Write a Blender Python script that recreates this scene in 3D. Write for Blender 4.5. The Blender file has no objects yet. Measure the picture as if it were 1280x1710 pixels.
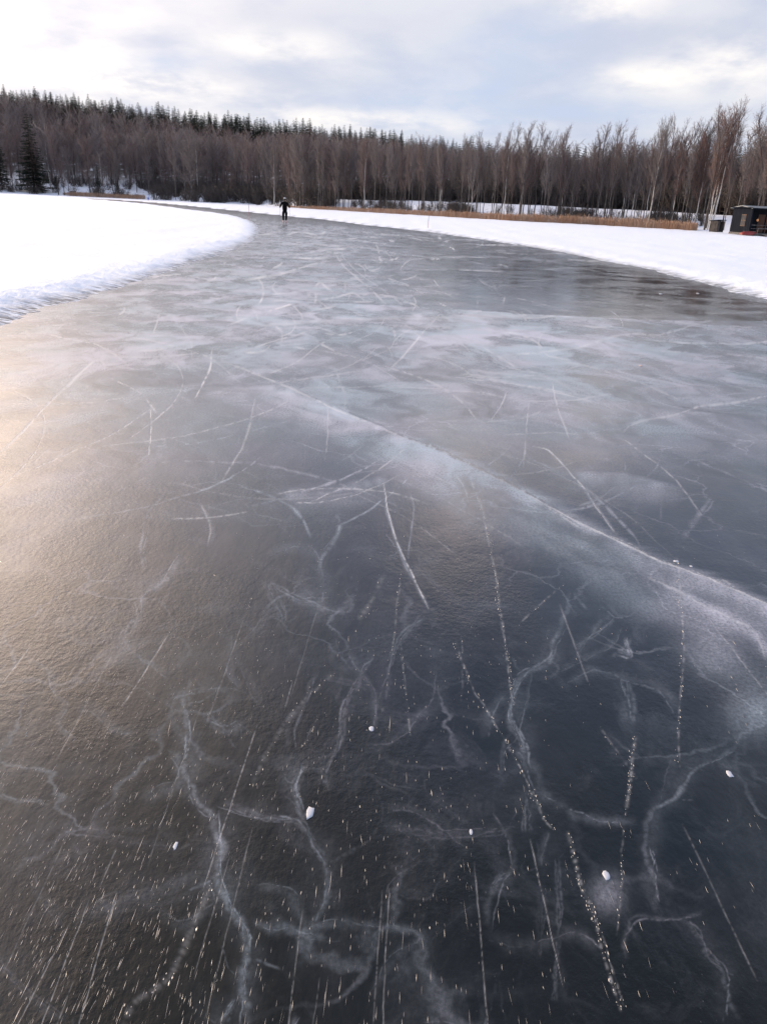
import bpy, math, random
import numpy as np
from mathutils import Vector, Matrix

random.seed(11)
rng = np.random.default_rng(11)
S = bpy.context.scene
COL = S.collection
R = math.radians

# ------------------------------------------------------------------ camera
F_PX = 1300.0                     # focal length, in pixels of a 1280 x 1710 picture
ROLL = R(2.6)
PITCH = math.atan(511.5 / F_PX)
CAM_H = 1.6
cam_d = bpy.data.cameras.new('camera')
cam = bpy.data.objects.new('camera', cam_d)
COL.objects.link(cam)
cam_d.sensor_fit = 'VERTICAL'
cam_d.sensor_height = 24.0
cam_d.lens = 24.0 * F_PX / 1710.0
cam_d.clip_start = 0.05
cam_d.clip_end = 6000
cam.matrix_world = Matrix.Translation((0, 0, CAM_H)) @ Matrix.Rotation(math.pi / 2 - PITCH, 4, 'X') @ Matrix.Rotation(ROLL, 4, 'Z')
S.camera = cam

# ------------------------------------------------------------------ view
S.view_settings.view_transform = 'Standard'
S.view_settings.look = 'None'
S.view_settings.exposure = 0.25
S.view_settings.gamma = 1.0
S.render.engine = 'CYCLES'
S.cycles.max_bounces = 6
S.cycles.diffuse_bounces = 3
S.cycles.use_denoising = True

CR, SR = math.cos(ROLL), math.sin(ROLL)
CP, SP = math.cos(PITCH), math.sin(PITCH)


def pxdir(px, py):
    dx, dy = px - 640.0, py - 855.0
    xu, yu = dx * CR + dy * SR, -dx * SR + dy * CR
    return Vector((xu, F_PX * CP - yu * SP, -F_PX * SP - yu * CP)).normalized()


def hor_y(px):
    return 855 + (-511.5 + (px - 640) * SR) / CR


def ground(px, py, z=0.0):
    d = pxdir(px, py)
    t = (z - CAM_H) / d.z
    return Vector((d.x * t, d.y * t, z))


def polar(px, r):
    d = pxdir(px, hor_y(px))
    h = Vector((d.x, d.y)).normalized()
    return h * r


def azel(px, py):
    d = pxdir(px, py)
    return math.atan2(d.x, d.y), math.asin(d.z)


# ------------------------------------------------------------------ sun
SUN_AZ, SUN_EL = R(-62), R(13)      # to the left of the view, low
sd = bpy.data.lights.new('sun', 'SUN')
sd.energy = 3.4
sd.angle = R(10)
sd.color = (1.0, 0.78, 0.54)
sun = bpy.data.objects.new('sun', sd)
COL.objects.link(sun)
sv = Vector((math.sin(SUN_AZ) * math.cos(SUN_EL), math.cos(SUN_AZ) * math.cos(SUN_EL), math.sin(SUN_EL)))
sun.rotation_euler = sv.to_track_quat('Z', 'Y').to_euler()


# ------------------------------------------------------------------ node helpers
class NT:
    def __init__(s, tree):
        s.t = tree
        s.n = tree.nodes
        s.l = tree.links

    def new(s, kind, **kw):
        n = s.n.new(kind)
        for k, v in kw.items():
            setattr(n, k, v)
        return n

    def put(s, sock, v):
        if isinstance(v, bpy.types.NodeSocket):
            s.l.new(v, sock)
        elif v is not None:
            sock.default_value = v

    def math(s, op, a, b=None, c=None, clamp=False):
        n = s.new('ShaderNodeMath', operation=op)
        n.use_clamp = clamp
        s.put(n.inputs[0], a)
        s.put(n.inputs[1], b)
        s.put(n.inputs[2], c)
        return n.outputs[0]

    def mix(s, f, a, b, mode='MIX'):
        n = s.new('ShaderNodeMix', data_type='RGBA', blend_type=mode)
        s.put(n.inputs['Factor'], f)
        for k, v in ((6, a), (7, b)):
            if isinstance(v, tuple):
                v = (*v[:3], 1.0)
            s.put(n.inputs[k], v)
        return n.outputs[2]

    def noise(s, vec, scale, detail=4, rough=0.55, dist=0.0):
        n = s.new('ShaderNodeTexNoise')
        s.put(n.inputs['Vector'], vec)
        n.inputs['Scale'].default_value = scale
        n.inputs['Detail'].default_value = detail
        n.inputs['Roughness'].default_value = rough
        n.inputs['Distortion'].default_value = dist
        return n.outputs['Fac']

    def rng(s, v, a, b, c=0.0, d=1.0, smooth=True):
        n = s.new('ShaderNodeMapRange')
        n.interpolation_type = 'SMOOTHSTEP' if smooth else 'LINEAR'
        s.put(n.inputs[0], v)
        for i, q in enumerate((a, b, c, d)):
            n.inputs[i + 1].default_value = q
        return n.outputs[0]

    def mapping(s, vec, scale=(1, 1, 1), loc=(0, 0, 0), rot=(0, 0, 0)):
        n = s.new('ShaderNodeMapping')
        s.put(n.inputs['Vector'], vec)
        n.inputs['Scale'].default_value = scale
        n.inputs['Location'].default_value = loc
        n.inputs['Rotation'].default_value = rot
        return n.outputs[0]

    def attr(s, name):
        n = s.new('ShaderNodeAttribute', attribute_name=name)
        return n.outputs['Fac']

    def bump(s, h, strength, dist, normal=None):
        n = s.new('ShaderNodeBump')
        n.inputs['Strength'].default_value = strength
        n.inputs['Distance'].default_value = dist
        s.put(n.inputs['Height'], h)
        if normal is not None:
            s.l.new(normal, n.inputs['Normal'])
        return n.outputs[0]


def material(name, color=(0.5, 0.5, 0.5), rough=0.8, spec=0.3):
    m = bpy.data.materials.new(name)
    m.use_nodes = True
    nt = NT(m.node_tree)
    b = m.node_tree.nodes['Principled BSDF']
    b.inputs['Base Color'].default_value = (*color, 1)
    b.inputs['Roughness'].default_value = rough
    b.inputs['Specular IOR Level'].default_value = spec
    return m, nt, b


# ------------------------------------------------------------------ sky
W = bpy.data.worlds.new('World')
S.world = W
W.use_nodes = True
w = NT(W.node_tree)
w.n.clear()
out = w.new('ShaderNodeOutputWorld')
bg = w.new('ShaderNodeBackground')
w.l.new(bg.outputs[0], out.inputs[0])
sky = w.new('ShaderNodeTexSky', sky_type='NISHITA')
sky.sun_disc = False
sky.sun_elevation = SUN_EL
sky.sun_rotation = SUN_AZ
sky.air_density = 1.0
sky.dust_density = 1.5
tc = w.new('ShaderNodeTexCoord')
sep = w.new('ShaderNodeSeparateXYZ')
w.l.new(tc.outputs['Generated'], sep.inputs[0])
dx_, dy_, dz_ = sep.outputs
den = w.math('ADD', w.math('MAXIMUM', dz_, 0.0), 0.22)
comb = w.new('ShaderNodeCombineXYZ')
w.put(comb.inputs[0], w.math('DIVIDE', dx_, den))
w.put(comb.inputs[1], w.math('DIVIDE', dy_, den))
w.put(comb.inputs[2], 0.0)
P = comb.outputs[0]
az = w.math('ARCTAN2', dx_, dy_)
el = w.math('ARCSINE', dz_)
n1 = w.noise(w.mapping(P, (1.3, 1.2, 1), (3.1, 0.4, 0)), 1.7, 7, 0.56, 0.1)
n2 = w.noise(w.mapping(P, (1.5, 1.4, 1), (-1.7, 5.2, 0)), 3.0, 7, 0.58, 0.1)


def lobe(px, py, sa, se, direct=None):
    a0, e0 = direct if direct else azel(px, py)
    u = w.math('DIVIDE', w.math('SUBTRACT', az, a0), sa)
    v = w.math('DIVIDE', w.math('SUBTRACT', el, e0), se)
    q = w.math('ADD', w.math('MULTIPLY', u, u), w.math('MULTIPLY', v, v))
    return w.math('EXPONENT', w.math('MULTIPLY', q, -1.0))


def total(xs):
    a = xs[0]
    for b in xs[1:]:
        a = w.math('ADD', a, b)
    return a


nmod = w.rng(n2, 0.32, 0.68, 0.1, 1.4)
# bright white patches of cloud, grey patches, and the bluer gap
white = w.math('MULTIPLY', total([
    w.math('MULTIPLY', lobe(30, 50, 0.10, 0.03), .7), lobe(460, 78, 0.075, 0.016), lobe(1070, 130, 0.05, 0.014),
    lobe(280, 140, 0.10, 0.014), lobe(1240, 110, 0.08, 0.03), lobe(1010, 5, 0.06, 0.02),
    lobe(120, 130, 0.09, 0.016), lobe(560, 200, 0.16, 0.012)]), nmod)
blue = total([lobe(830, 150, 0.10, 0.045), lobe(700, 180, 0.10, 0.02), lobe(1040, 190, 0.08, 0.014), lobe(880, 60, 0.06, 0.02),
              lobe(300, 110, 0.06, 0.010)])
grey = total([lobe(500, 30, 0.16, 0.02), lobe(1150, 60, 0.10, 0.02), lobe(400, 130, 0.08, 0.012)])
base = w.mix(w.rng(n1, 0.36, 0.64), (0.60, 0.65, 0.80), (0.77, 0.79, 0.87))
base = w.mix(w.math('MULTIPLY', w.math('MULTIPLY', blue, 0.8), w.rng(n2, 0.3, 0.65, 1.1, 0.45), clamp=True), base, (0.58, 0.67, 0.86))
base = w.mix(w.math('MULTIPLY', grey, 0.5, clamp=True), base, (0.64, 0.67, 0.79))
base = w.mix(w.math('MULTIPLY', white, 0.75, clamp=True), base, (1.08, 1.03, 1.0))
# higher up the cloud thins: more of the clear sky shows through
nis = w.new('ShaderNodeVectorMath', operation='SCALE')
w.l.new(sky.outputs[0], nis.inputs[0])
nis.inputs['Scale'].default_value = 0.1
tint = w.mix(w.rng(el, R(12), R(20)), (1, 1, 1), (0.88, 0.97, 1.16))
base = w.mix(1.0, base, tint, 'MULTIPLY')
hi = w.rng(el, R(24), R(50), 0.05, 0.45)
col = w.mix(hi, base, nis.outputs[0])
lift = w.new('ShaderNodeVectorMath', operation='SCALE')       # extra brightness added to unseen sky above and behind, to whiten the snow
w.l.new(col, lift.inputs[0])
w.put(lift.inputs['Scale'], w.math('MULTIPLY', w.math('MULTIPLY', w.rng(el, R(12), R(19), 0.87, 1.10), w.rng(el, R(32), R(48), 1.0, 0.72)), w.rng(dy_, -0.3, 0.4, 1.35, 1.0)))
col = lift.outputs[0]
# the lit cloud round the hidden sun, and its smaller bright banks (warm)
warmmod = w.rng(n1, 0.3, 0.7, 0.7, 1.3)
g = w.math('MULTIPLY', lobe(0, 0, 0.29, 0.15, (R(-52), R(14))), 5.0)
g2 = w.math('MULTIPLY', w.math('MULTIPLY', lobe(0, 0, 0.24, 0.13, (R(-31), R(25))), 4.6), w.rng(n2, 0.36, 0.64, 0.15, 1.45))
g3 = w.math('MULTIPLY', lobe(0, 0, 0.07, 0.045, (R(5.5), R(20.5))), 3.4)
g4 = w.math('MULTIPLY', lobe(0, 0, 0.05, 0.035, (R(14.5), R(15.5))), 1.3)
g5 = w.math('MULTIPLY', lobe(0, 0, 0.46, 0.30, (R(-44), R(35))), 3.0)
g6 = w.math('MULTIPLY', lobe(0, 0, 0.13, 0.05, (R(-29), R(14.5))), 1.9)
glow = w.math('MULTIPLY', total([g, g2, g3, g4, g5, g6]), warmmod)
gc = w.new('ShaderNodeVectorMath', operation='SCALE')
gc.inputs[0].default_value = (1.0, 0.74, 0.53)
w.put(gc.inputs['Scale'], glow)
ad = w.new('ShaderNodeVectorMath', operation='ADD')
w.l.new(col, ad.inputs[0])
w.l.new(gc.outputs[0], ad.inputs[1])
w.l.new(ad.outputs[0], bg.inputs['Color'])
bg.inputs['Strength'].default_value = 1.0


# ------------------------------------------------------------------ mesh helpers
def tag(o, label=None, cat=None, group=None, kind=None):
    if label: o['label'] = label
    if cat: o['category'] = cat
    if group: o['group'] = group
    if kind: o['kind'] = kind
    return o


def empty(name, loc, rz=0.0):
    o = bpy.data.objects.new(name, None)
    COL.objects.link(o)
    o.location = loc
    o.rotation_euler = (0, 0, rz)
    return o


def np_mesh(name, verts, loops, sizes, smooth=True):
    me = bpy.data.meshes.new(name)
    verts = np.ascontiguousarray(verts, dtype=np.float32)
    loops = np.ascontiguousarray(loops, dtype=np.int32).ravel()
    n = len(sizes)
    me.vertices.add(len(verts))
    me.vertices.foreach_set('co', verts.ravel())
    me.loops.add(len(loops))
    me.loops.foreach_set('vertex_index', loops)
    me.polygons.add(n)
    sizes = np.asarray(sizes, dtype=np.int32)
    st = np.zeros(n, dtype=np.int32)
    st[1:] = np.cumsum(sizes)[:-1]
    me.polygons.foreach_set('loop_start', st)
    me.polygons.foreach_set('use_smooth', np.full(n, smooth, dtype=bool))
    me.update(calc_edges=True)
    me.validate()
    return me


def grid_mesh(name, X, Y, Z, attrs=None):
    h, v = X.shape
    idx = np.arange(h * v).reshape(h, v)
    q = np.stack([idx[:-1, :-1], idx[1:, :-1], idx[1:, 1:], idx[:-1, 1:]], -1).reshape(-1, 4)
    co = np.stack([X, Y, Z], -1).reshape(-1, 3)
    me = np_mesh(name, co, q, np.full(len(q), 4))
    for k, a in (attrs or {}).items():
        at = me.attributes.new(k, 'FLOAT', 'POINT')
        at.data.foreach_set('value', np.ascontiguousarray(a, dtype=np.float32).ravel())
    return me


class MB:
    def __init__(s):
        s.v, s.f, s.m = [], [], []

    def quad(s, *p, mi=0):
        i = len(s.v)
        s.v += [tuple(q) for q in p]
        s.f.append(tuple(range(i, i + len(p))))
        s.m.append(mi)

    def box(s, c, d, rz=0.0, tilt=None, mi=0, bev=0.0):
        M = Matrix.Rotation(rz, 3, 'Z')
        if tilt is not None: M = M @ tilt
        i = len(s.v)
        for sx in (-1, 1):
            for sy in (-1, 1):
                for sz in (-1, 1):
                    s.v.append(tuple(Vector(c) + M @ Vector((sx * d[0] / 2, sy * d[1] / 2, sz * d[2] / 2))))
        for q in ((0, 1, 3, 2), (4, 6, 7, 5), (0, 4, 5, 1), (2, 3, 7, 6), (0, 2, 6, 4), (1, 5, 7, 3)):
            s.f.append(tuple(i + k for k in q))
            s.m.append(mi)

    def tube(s, pts, rad, n=6, cap=True):
        rings = []
        for k, p in enumerate(pts):
            p = Vector(p)
            d = (Vector(pts[min(k + 1, len(pts) - 1)]) - Vector(pts[max(k - 1, 0)])).normalized()
            a = d.orthogonal().normalized()
            b = d.cross(a)
            i = len(s.v)
            r = rad[k] if isinstance(rad, (list, tuple)) else rad
            for j in range(n):
                t = 2 * math.pi * j / n
                s.v.append(tuple(p + (a * math.cos(t) + b * math.sin(t)) * r))
            rings.append(i)
        for a, b in zip(rings[:-1], rings[1:]):
            for j in range(n):
                s.f.append((a + j, a + (j + 1) % n, b + (j + 1) % n, b + j))
                s.m.append(0)
        if cap:
            s.f.append(tuple(rings[0] + j for j in reversed(range(n))))
            s.f.append(tuple(rings[-1] + j for j in range(n)))
            s.m += [0, 0]

    def lathe(s, c, prof, n=12):
        pts = [(c[0], c[1], c[2] + z) for r, z in prof]
        rings = []
        for (r, z) in prof:
            rings.append(len(s.v))
            for j in range(n):
                t = 2 * math.pi * j / n
                s.v.append((c[0] + r * math.cos(t), c[1] + r * math.sin(t), c[2] + z))
        for a, b in zip(rings[:-1], rings[1:]):
            for j in range(n):
                s.f.append((a + j, a + (j + 1) % n, b + (j + 1) % n, b + j))
                s.m.append(0)
        s.f.append(tuple(rings[0] + j for j in reversed(range(n))))
        s.f.append(tuple(rings[-1] + j for j in range(n)))
        s.m += [0, 0]

    def mesh(s, name, smooth=False):
        me = bpy.data.meshes.new(name)
        me.from_pydata(s.v, [], s.f)
        me.update()
        if smooth:
            me.polygons.foreach_set('use_smooth', [True] * len(me.polygons))
        return me

    def build(s, name, mat, parent=None, smooth=False):
        me = s.mesh(name, smooth)
        me.materials.append(mat)
        return link(name, me, parent)


def link(name, me, parent=None):
    o = bpy.data.objects.new(name, me)
    COL.objects.link(o)
    if parent is not None: o.parent = parent
    return o


def smoothstep(a, b, x):
    t = np.clip((x - a) / (b - a), 0, 1)
    return t * t * (3 - 2 * t)


def vnoise(x, y, seed=0):
    """value noise, numpy"""
    xi, yi = np.floor(x).astype(np.int64), np.floor(y).astype(np.int64)
    fx, fy = x - xi, y - yi
    fx, fy = fx * fx * (3 - 2 * fx), fy * fy * (3 - 2 * fy)

    def h(i, j):
        k = (i * 374761393 + j * 668265263 + seed * 974634777) & 0xffffffff
        k = ((k ^ (k >> 13)) * 1274126177) & 0xffffffff
        return ((k ^ (k >> 16)) & 0xffff) / 65535.0
    a, b, c, d = h(xi, yi), h(xi + 1, yi), h(xi, yi + 1), h(xi + 1, yi + 1)
    return (a * (1 - fx) + b * fx) * (1 - fy) + (c * (1 - fx) + d * fx) * fy


def fbm(x, y, seed=0, oct=4):
    t, a, n = 0, 0.5, 0
    for k in range(oct):
        t = t + a * vnoise(x * 2 ** k, y * 2 ** k, seed + k)
        n += a
        a *= 0.5
    return t / n


# ------------------------------------------------------------------ the channel swept in the snow
LEFT_EDGE = [(-2600, 1500), (-1200, 890), (-500, 690), (-200, 605), (0, 554), (54, 535), (108, 513), (172, 497.5), (230, 479), (302, 455), (338, 439), (388, 422), (415, 411),
             (430, 403), (439, 394), (441, 386), (436, 377), (424, 369), (405, 362.5), (366, 356), (309, 349), (251, 341), (200, 336.2), (150, 332.5)]
RIGHT_EDGE = [(150, 331.4), (200, 334.2), (248, 337.5), (300, 342.3), (362, 348.5), (430, 355.6), (486, 361.5), (530, 365.5), (601, 375), (709, 386.5), (795, 399.5), (860, 409),
              (926, 420), (998, 436), (1070, 449), (1122, 464), (1173, 475), (1221, 490), (1280, 503), (1500, 545), (2200, 640), (4200, 900)]
chan = [ground(*p).to_2d() for p in LEFT_EDGE] + [ground(*p).to_2d() for p in RIGHT_EDGE]
chan += [Vector((60, -12)), Vector((-40, -12))]


def sdist(X, Y, poly):
    """signed distance, negative inside"""
    best = np.full(X.shape, 1e9)
    inside = np.zeros(X.shape, dtype=bool)
    n = len(poly)
    for i in range(n):
        a, b = poly[i], poly[(i + 1) % n]
        ex, ey = b.x - a.x, b.y - a.y
        l2 = ex * ex + ey * ey + 1e-12
        t = np.clip(((X - a.x) * ex + (Y - a.y) * ey) / l2, 0, 1)
        d = (X - a.x - t * ex) ** 2 + (Y - a.y - t * ey) ** 2
        best = np.minimum(best, d)
        cond = ((a.y > Y) != (b.y > Y)) & (X < (b.x - a.x) * (Y - a.y) / (b.y - a.y + 1e-12) + a.x)
        inside ^= cond
    return np.sqrt(best) * np.where(inside, -1, 1)


def cast_grid(xs, ys):
    XU, YU = np.meshgrid(xs, ys)
    dY = F_PX * CP - YU * SP
    dZ = -F_PX * SP - YU * CP
    t = -CAM_H / dZ
    return XU, YU, XU * t, dY * t


def axis(segs):
    o = []
    for a, b, s in segs:
        o += list(np.arange(a, b, s))
    return np.array(o + [segs[-1][1]])


# snow sheet (its rows and columns thin out with distance)
xs = axis([(-9000, -3000, 600), (-3000, -900, 60), (-900, -720, 12), (-720, 720, 3.0), (720, 1000, 12), (1000, 3000, 60), (3000, 9000, 600)])
ys = axis([(-511.5 + 1.6, -511.5 + 16, 0.8), (-511.5 + 16, -210, 1.35), (-210, -100, 6), (-100, 900, 100)])[::-1]
XU, YU, X, Y = cast_grid(xs, ys)
D = sdist(X, Y, chan)
edge_n = (fbm(X * 1.7, Y * 1.7, 3, 4) - 0.5)
edge_f = (fbm(X * 7, Y * 7, 9, 3) - 0.5)
near = 1 / (1 + (Y / 45) ** 2)
Dn = D + edge_n * 0.30 + edge_f * 0.12 * near + 0.3
rise = smoothstep(-0.05, 1.5, Dn) ** 1.0
Z = -0.05 + 0.14 * rise + 0.03 * np.exp(-((D - 1.6) / 0.9) ** 2)
lump = fbm(X * 2.4 + 0.8 * fbm(X, Y, 5) * 3, Y * 2.4, 21, 4) - 0.5
band = np.exp(-((D - 0.6) / 1.1) ** 2)
fur = fbm(X * 1.1 + Y * 0.35, Y * 6.5 - X * 1.5, 31, 3) - 0.5            # chunks thrown up along the swept edge
Z += rise * (lump * 0.04 * (0.35 + 0.4 * band) + fur * 0.13 * band * near + (fbm(X * 3.5, Y * 16, 61, 3) - 0.5) * 0.07 * band * near)
Z += rise * (fbm(X * 0.35, Y * 0.25, 41, 4) - 0.5) * 0.14
Z += rise * 0.012 * np.sin(X * 2.2 + 3 * fbm(X * .4, Y * .4, 8)) * (D > 2)
Z[:, :] = np.where(D < -1.5, -0.08, Z)
m_snow, n, b = material('snow', (0.86, 0.88, 0.92), 0.6, 0.25)
tcn = n.new('ShaderNodeTexCoord').outputs['Object']
rim_shade = n.math('MULTIPLY', n.attr('rim'), n.rng(n.noise(n.mapping(tcn, (0.8, 3.5, 1)), 3.0, 6, 0.75), 0.40, 0.56))  # shade of the bank's broken edge, painted dark into the snow colour
n.put(b.inputs['Base Color'], n.mix(rim_shade, (0.79, 0.82, 0.86), (0.12, 0.125, 0.13)))
h = n.math('ADD', n.noise(tcn, 14, 5, 0.6), n.math('MULTIPLY', n.noise(tcn, 2.2, 4, 0.6), 1.4))
n.put(b.inputs['Normal'], n.bump(h, 0.5, 0.05))
b.inputs['Subsurface Weight'].default_value = 0.0
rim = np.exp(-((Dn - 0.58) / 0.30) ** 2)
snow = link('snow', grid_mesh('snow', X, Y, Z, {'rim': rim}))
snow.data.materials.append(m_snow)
tag(snow, kind='structure')

# ------------------------------------------------------------------ ice
FX0, FX1, FY1 = -690, 690, 905
xs = axis([(-3600, -900, 45), (-900, FX0, 8), (FX0, FX1, 1.45), (FX1, 900, 8), (900, 3600, 45)])
ys = axis([(-511.5 + 7.0, -420, 1.1), (-420, FY1, 1.45), (FY1, 1100, 10), (1100, 3400, 60)])[::-1]
XU, YU, X, Y = cast_grid(xs, ys)
YS = ys[::-1]
SHP = X.shape
veil = np.zeros(SHP, np.float32)
line = np.zeros(SHP, np.float32)
dark = np.zeros(SHP, np.float32)


def unroll(p):
    dx, dy = p[0] - 640.0, p[1] - 855.0
    return (dx * CR + dy * SR, -dx * SR + dy * CR)


def wander(pts, jit):
    """catmull-rom, then a fractal jitter across the stroke"""
    P_ = [np.array(p, float) for p in pts]
    if len(P_) == 2: P_ = [P_[0], (P_[0] + P_[1]) / 2, P_[1]]
    P_ = [2 * P_[0] - P_[1]] + P_ + [2 * P_[-1] - P_[-2]]
    o = []
    for i in range(1, len(P_) - 2):
        L = np.linalg.norm(P_[i + 1] - P_[i])
        k = max(2, int(L / 4))
        for j in range(k):
            t = j / k
            a, b_, c, d = P_[i - 1], P_[i], P_[i + 1], P_[i + 2]
            o.append(0.5 * (2 * b_ + (c - a) * t + (2 * a - 5 * b_ + 4 * c - d) * t * t + (3 * b_ - a - 3 * c + d) * t ** 3))
    o.append(P_[-2])
    o = np.array(o)
    n_ = len(o)
    tg = np.gradient(o, axis=0)
    tg /= np.linalg.norm(tg, axis=1)[:, None] + 1e-9
    off = np.zeros(n_)
    for st, am in ((16, 1.6), (7, 1.0), (3, .5), (1, .22)):
        kk = np.arange(0, n_ + st + 1, st)
        off += np.interp(np.arange(n_), kk, rng.normal(0, 1, len(kk))) * am * jit
    o[:, 0] += -tg[:, 1] * off
    o[:, 1] += tg[:, 0] * off * .8
    return o


def stroke(F, pts, wd, amp, jit=1.2, dots=0.0, side=0.0, fade=True):
    o = wander(pts, jit)
    n_ = len(o)
    u = np.array([unroll(p) for p in o])
    mod = np.interp(np.arange(n_), np.arange(0, n_ + 5, 2.5), rng.uniform(0.45, 1.15, len(np.arange(0, n_ + 5, 2.5))))
    if dots > 0:
        mod = mod * np.where(rng.random(n_) < dots, 0.12, 1.0)
    if fade:
        e = np.minimum(np.arange(n_), np.arange(n_)[::-1]) / max(2, n_ * 0.12)
        mod = mod * np.clip(0.25 + e, 0, 1)
    wv = wd * np.interp(np.arange(n_), np.arange(0, n_ + 8, 4), rng.uniform(0.65, 1.35, len(np.arange(0, n_ + 8, 4))))
    for i in range(n_ - 1):
        a, c = u[i], u[i + 1]
        ww = wv[i]
        pad = 2.6 * ww * (3.0 if side else 1) + 1
        j0, j1 = np.searchsorted(xs, [min(a[0], c[0]) - pad, max(a[0], c[0]) + pad])
        k0, k1 = np.searchsorted(YS, [min(a[1], c[1]) - pad, max(a[1], c[1]) + pad])
        if j1 <= j0 or k1 <= k0: continue
        r0, r1 = SHP[0] - k1, SHP[0] - k0
        gx, gy = XU[r0:r1, j0:j1], YU[r0:r1, j0:j1]
        e = c - a
        l2 = e @ e + 1e-9
        t = np.clip(((gx - a[0]) * e[0] + (gy - a[1]) * e[1]) / l2, 0, 1)
        ddx, ddy = gx - a[0] - t * e[0], gy - a[1] - t * e[1]
        d2 = ddx ** 2 + ddy ** 2
        wl = ww
        if side:
            wl = np.where(ddy * side > 0, ww * 3.0, ww * 0.6)
        val = amp * (mod[i] * (1 - t) + mod[i + 1] * t) * np.exp(-d2 / (wl * wl))
        sub = F[r0:r1, j0:j1]
        np.maximum(sub, val, out=sub)


def blob(F, px, py, rx, ry, ang, amp):
    c = unroll((px, py))
    a = R(ang)
    ux = (XU - c[0]) * math.cos(a) + (YU - c[1]) * math.sin(a)
    uy = -(XU - c[0]) * math.sin(a) + (YU - c[1]) * math.cos(a)
    F += (amp * np.exp(-(ux / rx) ** 2 - (uy / ry) ** 2)).astype(np.float32)


# --- the long pressure crack and its white apron
MAIN = [(370, 603), (435, 627), (500, 655), (560, 684), (620, 708), (680, 733), (740, 755), (780, 775), (850, 808), (930, 853), (1010, 893), (1100, 935), (1180, 965), (1290, 1012), (1500, 1105), (1800, 1250)]
stroke(veil, MAIN, 9, 0.40, 0.6, side=1, fade=True)
stroke(veil, MAIN[6:], 6, 0.35, 0.6, side=1)
stroke(line, MAIN[:5], 1.3, 0.5, 0.8, dots=.2)
stroke(line, MAIN[8:], 1.0, 0.5, 2.0, dots=.3)
stroke(line, MAIN[4:9], 1.5, 0.35, 0.8)
stroke(line, MAIN[8:], 1.3, 0.75, 0.8)
stroke(dark, [(x, y - 2.5) for x, y in MAIN[3:10]], 1.7, 1.3, 0.8, dots=.15)
stroke(dark, [(x, y - 2.5) for x, y in MAIN[5:9]], 2.2, 1.3, 1.2, dots=.3)
stroke(line, [(1080, 965), (1130, 985), (1200, 1025), (1250, 1050), (1268, 1075), (1278, 1100)], 1.6, 0.35, 1.6, dots=.2)
stroke(veil, [(1100, 975), (1190, 1020), (1255, 1055), (1285, 1100)], 10, 0.4)
apron = np.zeros(SHP, np.float32)
for q in [(690, 765, 95, 42, 25, 0.18), (600, 735, 90, 22, 24, 0.12), (770, 820, 90, 40, 30, 0.18), (900, 890, 110, 30, 28, 0.22), (1010, 950, 110, 36, 27, 0.22),
          (1130, 1000, 80, 30, 28, 0.20), (1190, 1095, 60, 34, 38, 0.26), (1255, 1185, 40, 50, 60, 0.26), (1230, 1030, 70, 40, 28, 0.24), (1390, 1130, 110, 50, 28, 0.24), (1590, 1230, 120, 50, 28, 0.2), (1060, 1010, 60, 22, 25, 0.10)]:
    blob(apron, *q)
PXg, PYg = 640 + XU * CR - YU * SR, 855 + XU * SR + YU * CR
yl = np.interp(PXg, [p[0] for p in MAIN], [p[1] for p in MAIN])
wig = (fbm(PXg / 22, PYg / 22, 91, 3) - .5) * 2.5
veil += (apron * np.clip((PYg - yl + wig) / 3, 0, 1)).astype(np.float32)
dark += (0.5 * np.exp(-np.clip(yl + wig - PYg, 0, None) / 55) * (PYg < yl + wig) * smoothstep(760, 1000, PXg)).astype(np.float32)
for k in range(60):                                        # splintered layers fanning off the crack
    x0 = rng.uniform(560, 1500)
    y0 = float(np.interp(x0, [p[0] for p in MAIN], [p[1] for p in MAIN])) + rng.uniform(2, 70) * min(1, (x0 - 480) / 300)
    L = rng.uniform(25, 110)
    sl = rng.normal(.52, .16)
    stroke(veil, [(x0, y0), (x0 + L * .5, y0 + L * .5 * sl + rng.normal(0, 3)), (x0 + L, y0 + L * sl)], rng.uniform(1.2, 7), rng.uniform(.10, .30), 1.8, dots=.1)
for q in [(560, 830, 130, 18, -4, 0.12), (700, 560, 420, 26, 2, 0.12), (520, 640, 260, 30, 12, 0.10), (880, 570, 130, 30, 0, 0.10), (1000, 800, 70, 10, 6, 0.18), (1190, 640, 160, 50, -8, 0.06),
          (300, 560, 320, 60, -10, 0.20), (100, 660, 160, 90, -20, 0.18), (60, 850, 130, 60, -30, 0.12), (0, 940, 90, 40, -35, 0.12),  # left-hand blobs paint the bright sky reflection in as frost
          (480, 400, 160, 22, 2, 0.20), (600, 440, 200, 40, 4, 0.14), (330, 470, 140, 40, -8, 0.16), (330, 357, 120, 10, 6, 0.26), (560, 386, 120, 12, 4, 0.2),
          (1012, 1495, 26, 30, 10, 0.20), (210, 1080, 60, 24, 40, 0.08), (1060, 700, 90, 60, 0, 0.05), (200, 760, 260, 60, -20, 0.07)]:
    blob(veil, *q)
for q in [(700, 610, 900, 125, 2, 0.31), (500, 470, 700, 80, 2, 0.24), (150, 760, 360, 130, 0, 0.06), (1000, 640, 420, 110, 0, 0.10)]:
    blob(veil, *q)  # broad pale veil paints the sky's sheen into the ice colour
# darker, wind-polished ice
for q in [(880, 478, 240, 26, 4, 0.45), (1110, 500, 130, 22, 6, 0.5), (1010, 455, 70, 7, 8, 0.5), (1090, 470, 60, 6, 12, 0.35), (1190, 492, 80, 8, 10, 0.4), (1240, 540, 80, 10, 6, 0.4),
          (1180, 900, 120, 40, 20, 0.25), (1110, 885, 70, 26, 20, 0.2)]:
    blob(dark, *q)

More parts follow.
